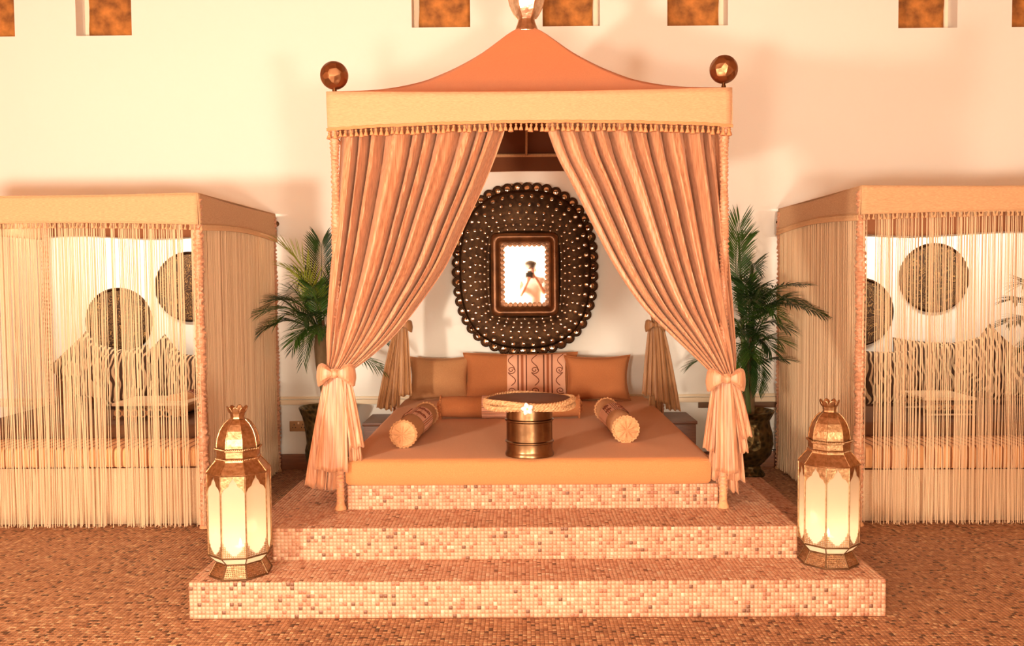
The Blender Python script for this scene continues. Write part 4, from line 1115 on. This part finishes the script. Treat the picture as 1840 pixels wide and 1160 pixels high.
    solid(MB().grid(lambda u, v: (xs_+sx*.002, y1+.085+(y2-y1-.18)*u, .012+(zt_b-.024)*v), 20, 2).build('bench_skirt', X['basecloth'], bn), .004)
    mt = thing('bench_mattress', ((b0+b1)/2, y1+.3, zt_b), 'thin striped mattress on the bench of the %s pavilion' % side, 'mattress', 'striped bench mattresses')
    soft_box(b0+.01, b1-.01, y1+.09, y2-.10, zt_b-.008, zt_m, .03, 16, .004, .002).build('mattress_body', X['stripe_matt'], mt)
    # round patterned discs hanging on the wall behind
    for px, py, r_, wd in ([(212, 577, 60, 'lower left'), (340, 515, 63, 'upper right')] if sx < 0 else [(1545, 560, 62, 'lower left'), (1680, 499, 63, 'upper right')]):
        c = P(px, py, WY-.03); R2 = abs(P(px+r_, py, WY-.03).x-c.x)
        t_ = thing('round_wall_disc', (c.x, WY-.02, c.z-R2), 'dark round patterned wall disc, the %s one behind the %s pavilion' % (wd, side), 'wall disc', 'round patterned wall discs')
        T_ = Matrix.Translation((c.x, WY-.004, c.z)) @ Matrix.Rotation(PI/2, 4, 'X')
        MB().lathe([(R2, 0), (R2, .014), (R2-.012, .022), (R2-.02, .016), (R2-.022, 0)], 64).xform(T_).build('disc_rim', X['darkmetal'], t_)
        MB().lathe([(R2-.018, .001), (R2-.018, .010), (R2*.5, .016), (1e-4, .018)], 64).xform(T_).build('disc_face', X['backcloth'], t_)
    zbk = P(250 if sx < 0 else 1740, 656 if sx < 0 else 652, y2-.05).z
    xq = sorted((x1+sx*.08, x2-sx*.08))
    MB().box(xq[0], xq[1], y2-.06, y2-.005, zt_b, zbk, .01).build('backrest', X['wood'], bn)
    zpd = zt_m+.095
    sp0 = thing('dark_layer', ((b0+b1)/2, y1+.5, zt_m), 'dark brown layer added over the striped mattress in the %s pavilion' % side, 'cushion', 'dark layers over the mattresses')
    soft_box(b0+.05, b1-.05, y1+.42, y2-.10, zt_m+.006, zpd, .03, 12, .004, .002).build('layer_cover', X['brown'], sp0)  # dark brown layer added over the rear part of the striped mattress
    # cushions & table
    zs = zpd+.006; sN = {'l': 'left', 'r': 'right'}[side[0]]
    sp_ = [(150, 655, .40, .9, PI/4), (192, 668, .42, .6, .2), (225, 672, .40, .5, -.2), (292, 655, .38, .4, PI/4), (340, 675, .38, .3, .1)] if sx < 0 else \
          [(1655, 655, .44, .5, .1), (1785, 648, .42, .8, PI/4), (1600, 668, .40, .6, 0), (1720, 672, .42, .6, -.15), (1838, 665, .38, .6, .2)]
    words = ['tilted on its corner', 'standing upright', 'leaning slightly', 'set as a diamond', 'beside the corner post'] if sx < 0 else ['standing behind the lattice table', 'tilted on its corner', 'near the corner post', 'leaning slightly', 'at the outer end']
    for i, (px, py, sz_, yy, tw) in enumerate(sp_):
        yc = WY-.30-(0, .20, .24, .02, .22)[i]; hh = sz_*.5*(abs(math.cos(tw))+abs(math.sin(tw))); hh = min(hh, .32)
        xx = P(px, py, yc).x; zc = P(px, py, yc).z
        t_ = thing('zebra_cushion', (xx, yc, zs), 'zebra striped cushion in the %s pavilion, %s' % (side, words[i]), 'cushion', 'zebra striped cushions')
        q, f = pillow_mb(sz_, sz_, .15, 18, seed=i)
        q.xform(Matrix.Translation((0, 0, hh*1.0)) @ Matrix.Rotation(-.22, 4, 'X') @ Matrix.Rotation(tw, 4, 'Y'))
        q.build('cushion_cover', X['zebra'], t_, local=True)
    tx0, tx1 = (200, 338) if sx < 0 else (1662, 1755); ty = y1+.62
    c0, c1 = P(tx0, 730, ty), P(tx1, 730, ty); tz1 = P((tx0+tx1)/2, 724 if sx < 0 else 714, ty).z; tz0 = P((tx0+tx1)/2, 756 if sx < 0 else 745, ty).z
    t_ = thing('carved_table', ((c0.x+c1.x)/2, ty+.2, zs), 'low carved pale wood table on the bench of the %s pavilion' % side, 'table', 'low carved tables')
    MB().box(c0.x, c1.x, ty, ty+.40, tz1-.02, tz1, .004).build('table_top', X['basecloth'], t_)
    nn = 9
    for i in range(nn):
        xx = c0.x+.012+(c1.x-c0.x-.024)*(i+.5)/nn; r = (c1.x-c0.x)/nn*.42
        for yy in (ty+.015, ty+.385):
            MB().tube([(xx+r*math.cos(a), yy, (tz0+tz1-.02)/2+min(r, (tz1-tz0-.02)*.5)*math.sin(a)) for a in [2*PI*j/12 for j in range(12)]], .006, 6, closed=True).build('carved_ring', X['tan'], t_)
    for yy in (ty+.015, ty+.385): MB().tube([(c0.x, yy, tz0), (c1.x, yy, tz0)], .007, 6).build('apron_rail', X['basecloth'], t_)
    for lx in (c0.x+.015, c1.x-.015):
        for ly in (ty+.015, ty+.385): MB().lathe([(.012, zs), (.014, zs+.02), (.009, (zs+tz0)/2), (.014, tz0)], 10, (lx, ly, 0)).build('leg', X['wood'], t_)
    # small bolster near the corner post
    if sx < 0:
        yb2 = y1+.75; a = P(330, 778, yb2); MBx = MB()
        bolster((a.x-.05, yb2, zs+.075), (a.x-.01, yb2+.42, zs+.075), .075, X['peach'], 'small orange bolster inside the left pavilion near its corner post', (.4, .6), 9, 'small pavilion bolsters')
    return root
pavilion(-1, -1.940, 5.363, 2.042, 1.853, 'low pavilion with cream string curtains left of the canopy', 'left')
pavilion(1, 2.023, 5.345, 2.051, 1.877, 'low pavilion with cream string curtains right of the canopy', 'right')
# palm seen through the strings of the right pavilion
t = thing('small_palm', (P(1895, 600, 5.9).x, 5.9, .566), 'palm fronds showing through the right pavilion strings at the photo edge', 'plant')
px_ = P(1895, 600, 5.9)
MB().lathe([(.06, 0), (.09, .05), (.10, .12), (.11, .15), (.095, .15), (1e-4, .13)], 24, (px_.x, 5.9, .566)).build('pot', X['pot'], t)
MB().tube([(px_.x, 5.9, .69), (px_.x+.01, 5.9, px_.z-.1), (px_.x, 5.9, px_.z)], [.02, .016, .01], 8).build('trunk', X['trunk'], t)
for k, (a, b_) in enumerate(((1818, 540), (1812, 580), (1840, 510), (1940, 540), (1900, 490), (1950, 590), (1850, 620))):
    lf(t, (1895, 605), ((1895+a)/2, (605+b_)/2-35), ((1895+2*a)/3, b_-12), (a, b_), 5.9, 5.6+.08*k, .14, X['leaf_dark'], 60+k, nl=24)

# ------------------------------------------------------------------ behind the camera: drapes and the photographer (seen in the mirror)
dr = thing('cream_drapes', (0, RY0+.12, 0), 'cream pleated drapes across the room, reflected in the mirror', 'curtain')
for k in range(5):
    x0 = -2.5+k*1.0
    solid(MB().grid(lambda u, v, x0=x0: (x0+1.0*u, RY0+.10+.03*math.sin(u*2*PI*5), .02+3.8*v), 60, 2).build('drape_panel', X['drape'], dr), .002)
def skin_fig(name, nodes, edges, mtl, parent, sub=2, rootv=0):
    me = bpy.data.meshes.new(name); off = wloc(parent)
    me.from_pydata([tuple(Vector(n_[0])-off) for n_ in nodes], edges, []); me.materials.append(mtl)
    o = link(name, me, parent); s = o.modifiers.new('skin', 'SKIN'); s.use_smooth_shade = True
    for i, n_ in enumerate(nodes):
        r = n_[1]; me.skin_vertices[0].data[i].radius = (r, r) if not hasattr(r, '__len__') else r
        me.skin_vertices[0].data[i].use_root = (i == rootv)
    m_ = o.modifiers.new('sub', 'SUBSURF'); m_.levels = sub; m_.render_levels = sub
    return o
ph = thing('person', (.04, -.42, 0), 'person in white shirt and hat holding a camera, reflected in the mirror', 'person')
bx, by = .04, -.40
N_ = [((bx, by, .93), (.16, .12)), ((bx, by, 1.08), (.145, .11)), ((bx, by+.0, 1.25), (.165, .12)), ((bx, by, 1.37), (.15, .10)), ((bx, by+.02, 1.46), .055),
      ((bx-.012, by+.06, 1.53), .07), ((bx-.02, by+.085, 1.60), .085), ((bx-.02, by+.08, 1.66), .07), ((bx-.02, by+.175, 1.555), .014),
      # right arm (photographer's right, +x)
      ((bx+.165, by, 1.40), .06), ((bx+.21, by+.06, 1.30), .05), ((.235, -.20, 1.205), .042), ((.16, -.15, 1.35), .032), ((.10, -.13, 1.455), .026), ((.085, -.125, 1.49), .03),
      # left arm
      ((bx-.165, by, 1.40), .06), ((bx-.19, by+.07, 1.29), .05), ((-.145, -.20, 1.17), .042), ((-.08, -.14, 1.30), .032), ((-.03, -.10, 1.40), .026), ((-.015, -.09, 1.435), .03),
      # legs
      ((bx-.10, by, .85), .095), ((bx-.11, by+.01, .50), .062), ((bx-.11, by, .12), .042), ((bx-.11, by+.0, .06), .045), ((bx-.115, by+.14, .04), .035),
      ((bx+.10, by, .85), .095), ((bx+.11, by+.01, .50), .062), ((bx+.11, by, .12), .042), ((bx+.11, by+.0, .06), .045), ((bx+.115, by+.14, .04), .035)]
E_ = [(0, 1), (1, 2), (2, 3), (3, 4), (4, 5), (5, 6), (6, 7), (5, 8), (3, 9), (9, 10), (10, 11), (11, 12), (12, 13), (13, 14), (3, 15), (15, 16), (16, 17), (17, 18), (18, 19), (19, 20),
      (0, 21), (21, 22), (22, 23), (23, 24), (24, 25), (0, 26), (26, 27), (27, 28), (28, 29), (29, 30)]
# fingers
def fingers(base, i0, dirs):
    for k, pts in enumerate(dirs):
        p = i0
        for j, d in enumerate(pts):
            N_.append(((base[0]+d[0], base[1]+d[1], base[2]+d[2]), .0085 if j else .010)); E_.append((p, len(N_)-1)); p = len(N_)-1
rh = (.085, -.125, 1.49)
fingers(rh, 14, [[(-.012+0*k, .035, .022-.017*k), (-.03, .045, .024-.017*k)] for k in range(4)]+[[(-.02, -.01, .02), (-.04, -.004, .024)]])
lh = (-.015, -.09, 1.435)
fingers(lh, 20, [[(-.02+.017*k, .030, .016), (-.016+.013*k, .045, .036)] for k in range(4)]+[[(.035, .0, .02), (.042, .008, .045)]])
body = skin_fig('body', N_, E_, X['skin'], ph)
sk = [((bx, by, .90), (.175, .135)), ((bx, by, 1.08), (.165, .13)), ((bx, by, 1.25), (.185, .14)), ((bx, by, 1.375), (.165, .115)), ((bx, by+.015, 1.44), .066),
      ((bx+.17, by, 1.40), .075), ((bx+.215, by+.06, 1.30), .066), ((.237, -.215, 1.225), .060), ((bx-.17, by, 1.40), .075), ((bx-.195, by+.07, 1.29), .066), ((-.152, -.215, 1.19), .060)]
skin_fig('shirt', sk, [(0, 1), (1, 2), (2, 3), (3, 4), (3, 5), (5, 6), (6, 7), (3, 8), (8, 9), (9, 10)], X['shirt'], ph)
tk = [((bx, by, .95), (.165, .125)), ((bx-.10, by, .83), .11), ((bx-.11, by+.01, .50), .08), ((bx-.11, by, .11), .062), ((bx+.10, by, .83), .11), ((bx+.11, by+.01, .50), .08), ((bx+.11, by, .11), .062)]
skin_fig('trousers', tk, [(0, 1), (1, 2), (2, 3), (0, 4), (4, 5), (5, 6)], X['trouser'], ph)
for s in (-1, 1): MB().box(bx+s*.112-.048, bx+s*.112+.048, by-.08, by+.20, .002, .085, .03).build('shoe', X['shoe'], ph)
MB().sphere((bx-.02, by+.07, 1.655), .094, 24, (.92, 1.08, .85)).build('hair', X['hair'], ph)
q = MB().lathe([(.112, 0), (.112, .004), (.092, .010), (.088, .035), (.07, .052), (1e-4, .055)], 32, (bx-.02, by+.07, 1.665)); q.build('hat', X['hair'], ph)
for s in (-1, 1): MB().sphere((bx-.02+s*.082, by+.07, 1.575), .02, 10, (.4, .8, 1.4)).build('ear', X['skin'], ph)
for s in (-1, 1): MB().sphere((bx-.02+s*.03, by+.155, 1.60), .010, 10).build('eye', X['black'], ph)
pc_ = thing('photo_camera', (0.01, -.13, 1.46), 'black camera with round lens held up by the person in the mirror', 'camera')
MB().box(-.06, .08, -.165, -.115, 1.455, 1.54, .008).build('camera_body', X['black'], pc_)
MB().box(-.03, .04, -.16, -.12, 1.535, 1.565, .008).build('viewfinder_hump', X['black'], pc_)
q = MB().lathe([(.036, 0), (.036, .04), (.041, .045), (.041, .07), (.036, .07), (.033, .06)], 32).xform(Matrix.Translation((0, -.118, 1.5)) @ Matrix.Rotation(-PI/2, 4, 'X')); ln = q.build('lens_barrel', X['black'], pc_)
q = MB().lathe([(.034, 0), (.02, .005), (1e-4, .006)], 24).xform(Matrix.Translation((0, -.06, 1.5)) @ Matrix.Rotation(-PI/2, 4, 'X')); q.build('lens_glass', X['lens'], ln)
